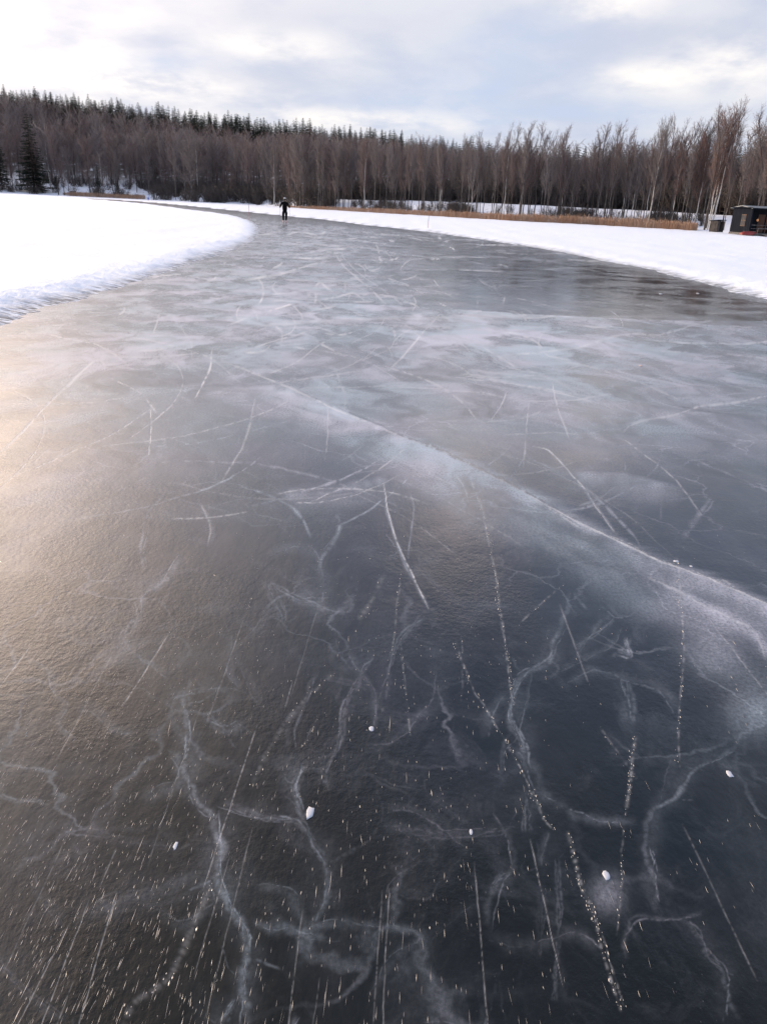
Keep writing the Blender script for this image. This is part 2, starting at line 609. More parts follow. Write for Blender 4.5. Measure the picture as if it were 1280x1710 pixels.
# --- horizontal crack across the channel
HC = [(440, 501), (534, 504), (575, 506), (642, 510), (736, 514), (860, 523), (950, 528), (1060, 533), (1170, 536)]
stroke(dark, [(x, y - 1.5) for x, y in HC], 1.3, 0.6, 0.5, dots=0.3)
stroke(veil, [(x, y + 5) for x, y in HC], 7, 0.26, 0.5, side=1)
stroke(line, [(380, 547), (460, 542), (560, 537), (650, 532), (735, 530), (860, 527), (1000, 530), (1100, 528), (1220, 533)], 3, 0.25, 0.8)
HB = [(330, 829), (400, 827), (480, 822), (550, 820), (600, 807)]
stroke(dark, HB, 1.2, 0.5, 0.8, dots=0.3)
stroke(dark, [(735, 789), (803, 784), (878, 788), (952, 788), (991, 786), (1053, 790), (1085, 800), (1171, 819), (1240, 832)], 1.2, 0.7, 0.6, dots=0.15)
stroke(veil, [(950, 792), (1000, 792), (1060, 798), (1130, 818)], 9, 0.3, 0.6, side=1)
stroke(veil, [(470, 828), (540, 823), (600, 810), (650, 800)], 9, 0.25, 1)

yh = np.interp(PXg, [p[0] for p in HC], [p[1] for p in HC])
mk = smoothstep(520, 860, PXg) * (PXg < 1500)
above = (PYg < yh + wig * .5)
veil *= (1 - .62 * mk * above).astype(np.float32)
dark += (0.28 * mk * above * smoothstep(400, 450, PYg)).astype(np.float32)
veil += (0.16 * (0.35 + .65 * smoothstep(420, 640, PXg)) * (~above) * np.exp(-np.clip(PYg - yh, 0, None) / 55) * smoothstep(380, 560, PXg)).astype(np.float32)
for k in range(85):                                        # short curled skate cuts towards the bend
    x0 = rng.normal(600, 150)
    y0 = 385 + 200 * rng.random() ** 1.1
    L = rng.uniform(10, 46) * (y0 - 330) / 140
    a0 = rng.choice([rng.normal(.1, .3), rng.normal(2.7, .35), rng.normal(1.2, .5)])
    c0 = rng.normal(0, .5)
    pts = [(x0, y0)]
    for q in range(4):
        a0 += c0 * .5
        pts.append((pts[-1][0] + L / 4 * math.cos(a0), pts[-1][1] + L / 4 * math.sin(a0) * .6))
    stroke(line, pts, rng.uniform(.8, 1.5), rng.uniform(.25, .75), .5, dots=.1)
# --- cream scratches, pale seams (width px, strength)
SCR = [
    ([(429, 462), (438, 476), (439, 495), (431, 509)], 2.2, .8), ([(380, 458), (429, 461)], 2, .4), ([(410, 472), (459, 461), (504, 448), (545, 441)], 3, .6),
    ([(489, 427), (511, 431), (549, 432)], 2.4, .7), ([(511, 424), (537, 418), (579, 416)], 3, .55), ([(511, 499), (522, 482), (537, 465)], 2.6, .65),
    ([(534, 471), (554, 487)], 2, .7), ([(537, 501), (567, 495), (590, 491), (607, 504)], 2, .75), ([(447, 521), (477, 512), (487, 511), (500, 525), (502, 534)], 2.4, .85),
    ([(556, 420), (567, 435), (590, 457), (620, 482), (646, 510)], 2.0, .6), ([(566, 420), (575, 435), (605, 461), (642, 487), (672, 509)], 1.6, .5),
    ([(609, 439), (616, 449), (629, 453)], 1.8, .8), ([(729, 450), (777, 452), (845, 452)], 2, .5), ([(616, 433), (691, 431), (736, 430), (822, 430)], 1.5, .3),
    ([(687, 433), (676, 441), (669, 450)], 2.4, .5), ([(642, 465), (676, 476), (706, 491)], 2, .6), ([(672, 502), (691, 508), (699, 513)], 2.2, .8),
    ([(817, 465), (830, 489)], 2, .5), ([(800, 493), (798, 514)], 2, .55), ([(845, 489), (839, 510)], 2.4, .5), ([(380, 546), (417, 532)], 3, .45),
    ([(455, 540), (470, 555), (470, 581)], 3, .5), ([(402, 589), (436, 577), (485, 562), (530, 549)], 2, .5), ([(447, 624), (489, 606), (530, 577), (549, 568)], 2.2, .5),
    ([(650, 619), (676, 589), (702, 559), (732, 525)], 2.4, .6), ([(459, 641), (530, 630), (601, 619)], 2, .35), ([(642, 619), (710, 611), (755, 602), (811, 596)], 4, .32),
    ([(804, 581), (830, 596), (858, 614)], 2, .45), ([(759, 562), (785, 589)], 2, .3), ([(839, 554), (870, 561), (897, 571), (909, 584), (915, 592), (952, 604)], 2, .6),
    ([(839, 593), (909, 587), (967, 579), (1014, 565), (1053, 559), (1104, 557), (1190, 534)], 3, .4), ([(788, 618), (839, 625), (897, 633), (936, 635)], 2.6, .28),
    ([(1069, 586), (1147, 589)], 2.4, .32), ([(1210, 592), (1280, 597)], 2.4, .3), ([(1022, 618), (1053, 639), (1104, 657), (1139, 676)], 3.2, .42),
    ([(1036, 723), (1061, 707), (1116, 696), (1171, 680), (1229, 672), (1280, 661)], 3, .45), ([(848, 655), (839, 676), (821, 702)], 1.5, .7),
    ([(923, 639), (926, 665), (934, 692), (948, 731)], 1.6, .75), ([(883, 672), (878, 704), (874, 739), (873, 778)], 2.4, .35),
    ([(889, 743), (913, 750), (936, 770), (952, 788), (971, 811), (991, 840), (1014, 872), (1030, 891)], 1.7, .8), ([(839, 726), (917, 725), (999, 723)], 2, .25),
    ([(357, 585), (352, 615), (343, 640), (327, 665)], 2.6, .95), ([(162, 597), (120, 635), (80, 677), (30, 730), (0, 755)], 3, .6), ([(250, 682), (252, 715), (251, 760)], 1.8, .75),
    ([(270, 705), (340, 680), (400, 652), (440, 635), (500, 608), (530, 578)], 6, .38), ([(170, 675), (240, 685), (310, 685)], 6, .28), ([(0, 890), (50, 840), (110, 810), (200, 780)], 8, .28),
    ([(200, 625), (280, 590), (360, 555), (400, 540)], 4, .42), ([(130, 555), (240, 560), (350, 545), (460, 542)], 4, .35), ([(370, 802), (390, 770), (415, 720), (425, 665)], 3, .35),
    ([(547, 675), (547, 725), (542, 770)], 1.6, .4), ([(560, 860), (565, 885), (540, 930), (535, 960)], 3.4, .35), ([(280, 825), (252, 855), (240, 910), (245, 950)], 3.4, .32),
    ([(641, 806), (647, 854), (668, 922), (689, 964), (716, 1015)], 1.8, .9), ([(330, 835), (352, 880), (350, 910)], 3, .3), ([(560, 540), (640, 545), (760, 548)], 3, .2),
    ([(760, 790), (775, 815), (782, 840)], 3, .35), ([(706, 768), (720, 790), (765, 815)], 2, .3), ([(855, 862), (880, 868), (895, 880)], 4, .5), ([(1143, 895), (1167, 864), (1190, 832)], 6, .2),
    ([(380, 418), (470, 424), (560, 423)], 1.6, .3), ([(560, 470), (640, 462), (700, 452), (790, 447)], 2, .28), ([(700, 465), (790, 476), (900, 480)], 2, .22),
    ([(900, 452), (960, 448), (1010, 456)], 2, .3), ([(860, 500), (1000, 514), (1120, 520)], 2, .2), ([(500, 395), (560, 400), (640, 398)], 2, .4), ([(470, 405), (520, 412)], 2, .4),
    ([(480, 390), (500, 387), (530, 391)], 1.8, .6), ([(600, 405), (640, 420), (655, 436)], 1.8, .4), ([(1150, 520), (1210, 524), (1280, 520)], 3, .35), ([(1040, 530), (1160, 541), (1280, 546)], 3, .25),
    ([(560, 620), (575, 660), (575, 690)], 3, .35), ([(300, 545), (320, 575), (322, 600)], 2.4, .3), ([(155, 560), (260, 575), (330, 580)], 4, .25), ([(0, 600), (90, 585), (200, 590)], 5, .2),
    ([(430, 700), (520, 700), (600, 690)], 4, .2), ([(80, 720), (190, 700), (280, 712)], 5, .2)]
for p, wd, a in SCR:
    if wd < 3.2:
        stroke(line, p, max(.8, wd * .5), a * .95, .8, dots=0.18)
        stroke(veil, p, wd * 1.5, a * .3, .8)
    else:
        stroke(veil, p, wd * .8, a * .8, 1.8, dots=0.12)
        stroke(veil, p, wd * .35, a * .6, 2.0, dots=0.25)
# --- dotted bubble strings of the near ice
DOT = [
    ([(778, 775), (792, 819), (812, 881), (826, 950), (833, 1012), (847, 1094), (852, 1150), (858, 1175)], 1.9, .9), ([(820, 900), (830, 995), (840, 1060), (855, 1135)], 1.4, .5),
    ([(760, 1075), (785, 1140), (810, 1180), (830, 1215), (855, 1255), (875, 1295), (890, 1335)], 2.0, .8), ([(890, 1320), (910, 1365), (926, 1385)], 2.6, .8),
    ([(946, 1392), (958, 1430), (970, 1480), (990, 1530), (1005, 1585), (1020, 1640), (1037, 1690)], 3.6, .95), ([(985, 1500), (1000, 1550), (1022, 1620), (1040, 1680)], 2.2, .6),
    ([(1060, 1230), (1053, 1270), (1050, 1310), (1045, 1350)], 3.2, 1.0), ([(1045, 1350), (1040, 1400), (1037, 1460), (1030, 1560)], 2.0, .45),
    ([(1128, 932), (1133, 985), (1140, 1075), (1137, 1140), (1132, 1225), (1134, 1280)], 2.4, .8), ([(670, 1075), (675, 1150), (685, 1230)], 1.8, .6), ([(668, 955), (664, 1010), (655, 1095)], 1.6, .55),
    ([(770, 1060), (772, 1110), (770, 1170)], 1.6, .35), ([(940, 975), (900, 1010), (865, 1045)], 1.8, .45), ([(600, 1035), (620, 1005), (640, 960)], 5, .4),
    ([(350, 1475), (320, 1550), (280, 1630), (225, 1675), (205, 1712)], 7, .42), ([(640, 1180), (632, 1200)], 2, .5), ([(1000, 1215), (1030, 1260), (1060, 1300)], 2.2, .5),
    ([(420, 1310), (450, 1250), (490, 1190), (560, 1120)], 5, .3), ([(530, 1200), (505, 1245)], 2, .5)]
for p, wd, a in DOT:
    stroke(line, p, wd * .7, a * .30, 0.8, dots=0.5)
# --- deep smoky fractures
DEEP = [
    ([(300, 928), (270, 965), (235, 992), (230, 1025), (207, 1065), (225, 1095), (285, 1125)], 7, .42), ([(300, 1145), (310, 1180), (317, 1225), (310, 1270), (315, 1320), (340, 1355), (370, 1372)], 6, .42),
    ([(365, 1355), (373, 1405), (368, 1460), (385, 1510), (408, 1550), (412, 1590), (402, 1640), (405, 1712)], 9, .5), ([(365, 1712), (395, 1670)], 7, .35),
    ([(370, 1345), (450, 1365), (500, 1372), (530, 1415), (545, 1455), (540, 1510), (510, 1570), (500, 1615)], 7, .28), ([(508, 1278), (493, 1310), (500, 1345), (505, 1375)], 5, .4),
    ([(590, 975), (580, 1025), (550, 1020), (500, 1000), (450, 970)], 5, .28), ([(630, 1095), (600, 1125), (575, 1180), (567, 1240), (545, 1280), (548, 1320)], 4, .28),
    ([(285, 1165), (345, 1150), (400, 1152)], 6, .2), ([(340, 1190), (375, 1215), (400, 1205), (405, 1230)], 6, .22), ([(450, 970), (470, 1020), (468, 1040)], 4, .2),
    ([(952, 985), (942, 1045), (925, 1070), (920, 1100), (875, 1125), (860, 1155), (855, 1200), (870, 1240), (880, 1285)], 5.5, .48), ([(1045, 1065), (1052, 1095), (1030, 1090)], 3, .4),
    ([(1040, 1130), (1050, 1165), (1052, 1210)], 4, .32), ([(640, 1165), (655, 1095), (675, 1060), (705, 1030), (735, 1037)], 4, .3), ([(960, 1085), (990, 1060), (1025, 1030)], 6, .25),
    ([(1235, 1160), (1235, 1210), (1220, 1250), (1160, 1280), (1135, 1310), (1125, 1335), (1090, 1355), (1080, 1415), (1090, 1460), (1100, 1505)], 5.5, .4),
    ([(880, 1330), (875, 1390)], 4, .28), ([(912, 1390), (905, 1420), (895, 1445)], 7, .32), ([(930, 1435), (930, 1540), (930, 1670)], 3.4, .22), ([(905, 1480), (900, 1600)], 3, .14),
    ([(640, 1380), (740, 1395), (860, 1380)], 14, .2), ([(640, 1540), (660, 1470), (690, 1440)], 8, .16), ([(1135, 1530), (1165, 1560), (1180, 1595), (1210, 1620), (1215, 1700)], 6, .2),
    ([(820, 1490), (835, 1470), (860, 1455)], 5, .2), ([(130, 1540), (200, 1500), (290, 1480), (350, 1450)], 14, .12), ([(0, 1600), (40, 1650), (110, 1700)], 12, .14),
    ([(0, 1420), (100, 1380), (200, 1400), (300, 1420)], 14, .1), ([(570, 1300), (620, 1290), (700, 1300)], 12, .08), ([(730, 1150), (760, 1190), (830, 1200)], 10, .08), ([(540, 1130), (620, 1150), (640, 1165)], 8, .1),
    ([(1180, 1250), (1240, 1300), (1270, 1310)], 8, .14), ([(700, 950), (760, 1000), (850, 1010)], 8, .1), ([(930, 940), (1000, 985), (1040, 1030)], 12, .16), ([(660, 1600), (720, 1640), (830, 1620)], 16, .08)]
for p, wd, a in DEEP:
    a *= .72
    stroke(veil, p, wd * 2.6, a * 0.16, 4.0)
    stroke(veil, p, wd * .8, a * 0.55, 2.6, dots=.15)
    for q in range(4):
        i0 = rng.integers(0, max(1, len(p) - 2))
        i1 = rng.integers(i0 + 2, len(p) + 1) if len(p) > i0 + 2 else len(p)
        pp = [(x + rng.normal(0, wd * .45), y + rng.normal(0, wd * .3)) for x, y in p[i0:i1]]
        if len(pp) > 1: stroke(veil, pp, rng.uniform(.8, 1.8), a * rng.uniform(.6, 1.3), 2.0, dots=.15)
    for q in range(3):                                     # side splinters
        k = rng.integers(0, len(p))
        x, y = p[k]
        ang = rng.uniform(0, 6.28)
        L = wd * rng.uniform(3, 9)
        stroke(veil, [(x, y), (x + L * math.cos(ang) * .5, y + L * math.sin(ang) * .5 + 3), (x + L * math.cos(ang), y + L * math.sin(ang))], rng.uniform(1, 3), a * .45, 2.5, dots=.2)
def to_px(wx, wy):
    zc = wy * CP + CAM_H * SP
    yc = wy * SP - CAM_H * CP
    a, c = F_PX * wx / zc, -F_PX * yc / zc
    return (640 + a * CR - c * SR, 855 + a * SR + c * CR)


for k in range(32):                                        # long shallow grooves along the way of travel
    g_ = ground(rng.uniform(-150, 520) if k % 4 else rng.uniform(500, 1250), rng.uniform(1050, 1700))
    L = rng.uniform(.12, .7)
    dr = rng.normal(.0, .05)
    stroke(line, [to_px(g_.x + dr * q * L, g_.y + q * L) for q in (-.5, 0, .5)], rng.uniform(.7, 1.1), rng.uniform(.10, .34), .3, dots=.12)
for k in range(44):                                        # thin smoky web deeper in the near ice
    x0, y0 = rng.uniform(-20, 1300), rng.uniform(960, 1720)
    ang = rng.uniform(0, 6.28)
    pts = [(x0, y0)]
    for q in range(rng.integers(2, 6)):
        ang += rng.normal(0, .6)
        L = rng.uniform(18, 60)
        pts.append((pts[-1][0] + L * math.cos(ang), pts[-1][1] + L * math.sin(ang)))
    a_ = rng.uniform(.06, .22)
    stroke(veil, pts, rng.uniform(3, 11), a_ * .5, 3)
    stroke(veil, pts, rng.uniform(.9, 1.6), a_ * 1.3, 2.0, dots=.2)
# --- a scatter of lesser seams running every way on the real surface
for k in range(300):
    py = 383 + 470 * rng.random() ** 2.0
    px = rng.uniform(-40, 1320)
    d = ground(px, py, 0)
    ang = rng.uniform(0, math.pi)
    L = rng.uniform(0.4, 1.3) * (0.4 + d.y * 0.09)
    pts = []
    for q in np.linspace(-1, 1, 5):
        wx = d.x + math.cos(ang + q * 0.25) * L * q
        wy = d.y + math.sin(ang + q * 0.25) * L * q * 1.6
        if wy < 1: continue
        zc = -(-CAM_H * SP - wy * CP)
        zc = wy * CP + CAM_H * SP
        yc = wy * SP - CAM_H * CP
        xu_, yu_ = F_PX * wx / zc, -F_PX * yc / zc
        pts.append((640 + xu_ * CR - yu_ * SR, 855 + xu_ * SR + yu_ * CR))
    if len(pts) > 2:
        if k % 3: stroke(veil, pts, rng.uniform(1.0, 2.8), rng.uniform(.10, .36), 1.0, dots=.1)
        else: stroke(line, pts[:rng.integers(3, 6)], rng.uniform(.8, 1.2), rng.uniform(.15, .5), .7, dots=.25)

XW, YW = X, Y
fw = 0.6 + 0.8 * fbm(XW * 0.8, YW * 0.5, 77, 4)
wx, wy = XW + .8 * fbm(XW * 1.5, YW * 1.5, 4, 3), YW + .8 * fbm(XW * 1.5, YW * 1.5, 14, 3)
m1 = smoothstep(.30, .70, fbm(wx * 2.6, wy * 1.3, 55, 5))
m2 = smoothstep(.30, .70, fbm(wx * 7 + wy * 2.5, wy * 4 - wx * 2, 57, 4))
veil = veil * (0.42 + 0.75 * m1 + 0.42 * m2)
dist = np.sqrt(XW ** 2 + YW ** 2 + CAM_H ** 2)

m_ice, n, b = material('black_ice', (0.02, 0.025, 0.03), 0.1, 0.5)
pos = n.new('ShaderNodeTexCoord').outputs['Object']
sp = n.new('ShaderNodeSeparateXYZ')
n.l.new(pos, sp.inputs[0])
vA, lA, dA = n.attr('veil'), n.attr('line'), n.attr('dark')
# cloudy inclusions in the ice, large and small
c1 = n.rng(n.noise(n.mapping(pos, (1.0, 0.45, 1)), 1.1, 7, 0.62, 0.6), 0.46, 0.80)
c2 = n.rng(n.noise(n.mapping(pos, (1.0, 0.8, 1), (4, 2, 0)), 5.0, 6, 0.66, 0.8), 0.50, 0.85)
c3 = n.rng(n.noise(n.mapping(pos, (0.25, 1.6, 1), (1, 9, 0)), 1.4, 5, 0.6, 0.3), 0.48, 0.80)
vor = n.new('ShaderNodeTexVoronoi', feature='DISTANCE_TO_EDGE')
warp = n.new('ShaderNodeVectorMath', operation='MULTIPLY_ADD')
nz = n.new('ShaderNodeTexNoise')
nz.inputs['Scale'].default_value = 2.4
nz.inputs['Detail'].default_value = 5
n.l.new(pos, nz.inputs['Vector'])
n.l.new(nz.outputs['Color'], warp.inputs[0])
warp.inputs[1].default_value = (0.55, 0.55, 0)
n.l.new(pos, warp.inputs[2])
n.l.new(warp.outputs[0], vor.inputs['Vector'])
vor.inputs['Scale'].default_value = 2.3
vein = n.math('MULTIPLY', n.rng(vor.outputs['Distance'], 0.0, 0.030, 1.0, 0.0), n.rng(n.noise(pos, 1.3, 3, 0.5), 0.44, 0.68))
fine = n.noise(n.mapping(pos, (1, 0.8, 1)), 75, 4, 0.75)
cloud = n.math('ADD', n.math('MULTIPLY', c1, 0.10), n.math('ADD', n.math('MULTIPLY', c2, 0.09), n.math('ADD', n.math('MULTIPLY', c3, 0.07), n.math('MULTIPLY', vein, 0.17))))
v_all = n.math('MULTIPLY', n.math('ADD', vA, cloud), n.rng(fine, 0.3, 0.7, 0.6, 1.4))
speck = n.rng(n.noise(n.mapping(pos, (1, 0.5, 1)), 95, 3, 0.6), 0.69, 0.78)
sp2 = n.math('MULTIPLY', speck, n.rng(n.noise(pos, 0.9, 3, 0.6), 0.42, 0.62))
base = n.mix(n.rng(n.noise(pos, 0.35, 3, 0.5), 0.35, 0.65), (0.007, 0.008, 0.007), (0.003, 0.008, 0.013))
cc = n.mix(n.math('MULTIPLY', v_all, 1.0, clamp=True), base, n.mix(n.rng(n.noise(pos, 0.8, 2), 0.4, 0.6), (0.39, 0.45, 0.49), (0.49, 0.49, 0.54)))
cc = n.mix(n.math('MULTIPLY', sp2, 0.35), cc, (0.6, 0.6, 0.6))
lmod = n.math('MULTIPLY', lA, n.rng(fine, 0.3, 0.7, 0.55, 1.15), clamp=True)
cc = n.mix(lmod, cc, (0.80, 0.79, 0.76))
cc = n.mix(n.math('MULTIPLY', dA, 0.6, clamp=True), cc, (0.012, 0.014, 0.018))
n.put(b.inputs['Base Color'], cc)
rg = n.math('ADD', n.math('MULTIPLY', v_all, 0.25), n.math('ADD', 0.10, n.math('MULTIPLY', n.noise(pos, 0.7, 4, 0.6), 0.12)))
rg = n.math('ADD', rg, n.math('MULTIPLY', lA, 0.3))
rg = n.math('SUBTRACT', rg, n.math('MULTIPLY', dA, 0.12), clamp=True)
n.put(b.inputs['Roughness'], rg)
b.inputs['IOR'].default_value = 1.34
b.inputs['Specular IOR Level'].default_value = 0.5
pit = n.noise(n.mapping(pos, (1, 0.75, 1)), 46, 4, 0.65)
pit2 = n.noise(n.mapping(pos, (1, 0.4, 1)), 7, 4, 0.6)
pm = n.rng(n.noise(pos, 0.9, 4, 0.6), 0.38, 0.62, 0.12, 1.0)
hh = n.math('ADD', n.math('MULTIPLY', n.math('MULTIPLY', pit, pm), 0.0045), n.math('MULTIPLY', pit2, 0.006))
hh = n.math('ADD', hh, n.math('MULTIPLY', lA, 0.003))
hh = n.math('SUBTRACT', hh, n.math('MULTIPLY', dA, 0.001))
n.put(b.inputs['Normal'], n.bump(hh, 0.55, 1.0))
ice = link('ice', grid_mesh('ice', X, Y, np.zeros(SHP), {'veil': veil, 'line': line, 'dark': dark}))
ice.data.materials.append(m_ice)
tag(ice, kind='structure')

# ------------------------------------------------------------------ sun glints shaped as slivers, and bubbles, on the near ice
m_glint, n, b = material('ice_glint', (0.60, 0.53, 0.45), 0.3, 0.5)  # the low sun's gold is put into this base colour


def glints():
    V, Fc = [], []
    N = 3000
    cnt = 0
    while cnt < N:
        px = rng.uniform(-60, 1340)
        py = rng.uniform(880, 1740)
        dens = 0.07 + 0.9 * math.exp(-((px - 60) / 330.0) ** 2) * (0.5 if py < 1050 else 1) + 0.15 * math.exp(-((px - 700) / 200) ** 2)
        if py > 1500 and px > 1080: dens *= .3
        dens *= 0.25 + 1.4 * float(fbm(np.array(px / 120.0), np.array(py / 90.0), 5, 3)) ** 1.2
        if rng.random() > dens: continue
        g_ = ground(px, py)
        d = (Vector((g_.x, g_.y, -CAM_H))).length
        s = d / F_PX                                    # metres per picture pixel there
        L = s * rng.uniform(3, 9) * (1.0 + 1.6 * max(0, (py - 1100) / 600)) * (2.2 if rng.random() < .12 else 1)
        wd = s * (0.16 + .5 * rng.random() ** 2) * (1.7 if rng.random() < .08 else 1)
        L *= .35 + .7 * rng.random() + 1.2 * (rng.random() < .06)
        if rng.random() < .02: wd *= 2.2
        a = math.pi / 2 + rng.normal(0.0, 0.06)
        if py < 1050: a = rng.uniform(0, math.pi); L *= 0.5
        ux, uy = math.cos(a), math.sin(a)
        h_ = wd * 0.9
        i = len(V)
        V += [(g_.x - ux * L / 2, g_.y - uy * L / 2, 0.0005), (g_.x + uy * wd / 2, g_.y - ux * wd / 2, 0.0005),
              (g_.x + ux * L / 2, g_.y + uy * L / 2, 0.0005), (g_.x - uy * wd / 2, g_.y + ux * wd / 2, 0.0005), (g_.x, g_.y, h_)]
        Fc += [(i, i + 1, i + 4), (i + 1, i + 2, i + 4), (i + 2, i + 3, i + 4), (i + 3, i, i + 4)]
        cnt += 1
    for p, wdt, am in DOT:                              # crumbs strung along the dotted bubble lines
        o = wander(p, .7)
        for q in o:
            for _ in range(2):
                if rng.random() > .42 * am: continue
                px, py = q[0] + rng.normal(0, .9 * wdt), q[1] + rng.uniform(-2, 2)
                g_ = ground(px, py)
                s = (Vector((g_.x, g_.y, -CAM_H))).length / F_PX
                wd = s * (rng.uniform(.25, .7) + .5 * rng.random() ** 5) * (.6 + .14 * min(wdt, 4))
                L = wd * rng.uniform(1.0, 4.0)
                i = len(V)
                V += [(g_.x, g_.y - L, 0.0005), (g_.x + wd, g_.y, 0.0005), (g_.x, g_.y + L, 0.0005), (g_.x - wd, g_.y, 0.0005), (g_.x, g_.y, wd)]
                Fc += [(i, i + 1, i + 4), (i + 1, i + 2, i + 4), (i + 2, i + 3, i + 4), (i + 3, i, i + 4)]
    me = np_mesh('ice_glints_crumbs', np.array(V), np.array(Fc), np.full(len(Fc), 3), False)
    me.materials.append(m_glint)
    return link('ice_glints_crumbs', me)


tag(glints(), 'fine pale sun glints shaped as slivers of ice, with bubble crumbs, on the dark near ice', 'ice shavings', kind='stuff')

m_chunk, n, b = material('snow_crumb', (0.50, 0.51, 0.54), 0.6, 0.3)
m_chunk2, n, b = material('pinkish_crumb', (0.62, 0.45, 0.38), 0.6, 0.3)


def chunk(px, py, wpx, hpx, label, mat=None):
    g_ = ground(px, py)
    s = math.hypot(g_.y, CAM_H) / F_PX
    mb = MB()
    rr = wpx * s * .42
    hh_ = hpx * s * .42
    n_ = 9
    prof = [(0.75, 0.0), (1.0, 0.3), (0.85, 0.75), (0.4, 1.0)]
    rings = []
    rnd = [random.uniform(0.75, 1.2) for _ in range(n_)]
    for (q, z) in prof:
        rings.append(len(mb.v))
        for j in range(n_):
            t = 2 * math.pi * j / n_
            k = q * rnd[j] * random.uniform(0.92, 1.08)
            mb.v.append((rr * k * math.cos(t), hh_ * k * 1.6 * math.sin(t), z * rr * 0.35 * random.uniform(.85, 1.1)))
    for a, c in zip(rings[:-1], rings[1:]):
        for j in range(n_):
            mb.f.append((a + j, a + (j + 1) % n_, c + (j + 1) % n_, c + j))
    mb.f.append(tuple(rings[-1] + j for j in range(n_)))
    mb.f.append(tuple(rings[0] + j for j in reversed(range(n_))))
    o = mb.build('ice_chunk', mat or m_chunk, None, True)
    o.location = (g_.x, g_.y, 0.0)
    tag(o, label, 'ice chunk', 'crumbs of ice and snow lying on the ice')


chunk(1069, 611, 7, 5, 'small pinkish crumb alone on the smooth blue-grey ice', m_chunk2)
chunk(1102, 491, 6, 7, 'white crumb on the dark polished ice, left of a matching pair')
chunk(1164, 490, 5, 7, 'white crumb on the dark polished ice, right of a matching pair')
chunk(518, 1358, 16, 22, 'biggest white flake, beside the smoky vein in the near ice')
chunk(1012, 1463, 13, 14, 'round white crumb beside the dotted bubble line in the near ice')
chunk(1217, 1293, 12, 12, 'oval white crumb below the turquoise frost at the right')
chunk(786, 1390, 6, 10, 'small white crumb alone on the black ice, centre bottom')
chunk(620, 1217, 9, 10, 'faint white crumb above the black centre of the near ice')
chunk(1128, 938, 12, 7, 'white crumbled knot on the long crack where a bubble string starts')
chunk(1153, 946, 6, 5, 'tiny white crumb just beyond the long crack')
chunk(293, 1412, 7, 13, 'slender tilted white flake on the streaked ice')

# ------------------------------------------------------------------ the shore and the wooded hill
SH = dict(x=[-700, -200, 0, 100, 250, 330, 430, 500, 600, 700, 850, 1000, 1160, 1280, 1500, 2000],
          s=[300, 300, 300, 300, 285, 262, 253, 212, 190, 172, 152, 148, 138, 124, 112, 100],
          R=[470, 470, 470, 465, 450, 445, 430, 415, 400, 370, 310, 260, 240, 225, 215, 200],
          H=[35, 34, 33.5, 32.5, 29.5, 28, 25.5, 24, 21, 16.3, 8.6, 5.2, 3.6, 3.2, 3, 3],
          bank=[3, 3, 3, 3, 3, 2.5, 2.2, 2.0, 2.3, 2.6, 2.7, 2.6, 2.4, 2.2, 2.0, 1.8],
          top=[150, 175, 190, 200, 215, 222, 222, 224, 227, 227, 218, 222, 202, 185, 180, 180])


def tab(k, px):
    return np.interp(px, SH['x'], SH[k])


def hill_z(px, r):
    s, Rr, H, bk = tab('s', px), tab('R', px), tab('H', px), tab('bank', px)
    t = r - s
    z = -0.5 + 0.7 * smoothstep(-8, -1, t) + bk * smoothstep(-1, 22, t)
    z = z + (H - bk) * smoothstep(0, 1, (t - 18) / np.maximum(Rr - s - 18, 1)) ** 0.85
    z = z + (fbm(px * 0.02, r * 0.08, 3, 3) - 0.5) * 1.6 * smoothstep(15, 60, t)
    return z


def at(px, r):
    p = polar(px, r)
    return Vector((p.x, p.y, float(hill_z(np.array(float(px)), np.array(float(r))))))


pxs = np.arange(-700, 2001, 10.0)
ts = np.concatenate([np.linspace(-9, 30, 27), np.linspace(35, 330, 45)])
HX = np.zeros((len(ts), len(pxs)))
HY, HZ = HX.copy(), HX.copy()
for j, px in enumerate(pxs):
    d = polar(px, 1.0)
    r = tab('s', px) + ts
    HX[:, j], HY[:, j] = d.x * r, d.y * r
    HZ[:, j] = hill_z(np.full(len(r), px), r)
brush = smoothstep(26, 60, np.repeat(ts[:, None], len(pxs), 1))
hill = link('hill', grid_mesh('hill', HX[::-1], HY[::-1], HZ[::-1], {'brush': brush[::-1]}))
m_hill, n, b = material('forest_snow', (0.66, 0.69, 0.76), 0.9, 0.1)
tcn = n.new('ShaderNodeTexCoord').outputs['Object']
n.put(b.inputs['Base Color'], n.mix(n.math('ADD', n.rng(n.noise(tcn, 0.7, 5, 0.65), 0.60, 0.72), n.math('MULTIPLY', n.attr('brush'), n.rng(n.noise(tcn, 0.25, 5, 0.65), 0.3, 0.5)), clamp=True), (0.82, 0.84, 0.88), (0.10, 0.085, 0.07)))
hill.data.materials.append(m_hill)
tag(hill, kind='structure')


# ---- trees
def seg_arrays():
    return dict(v=[], f=[], s=[])


def add_cone(A, p, d, L, r):
    a = d.orthogonal().normalized()
    c = d.cross(a)
    i = len(A['v'])
    for k in range(3):
        t = 2.0944 * k + 0.4
        A['v'].append(p + (a * math.cos(t) + c * math.sin(t)) * r)
    A['v'].append(p + d * L)
    A['f'] += [i, i + 1, i + 3, i + 1, i + 2, i + 3, i + 2, i, i + 3]
    A['s'] += [3, 3, 3]


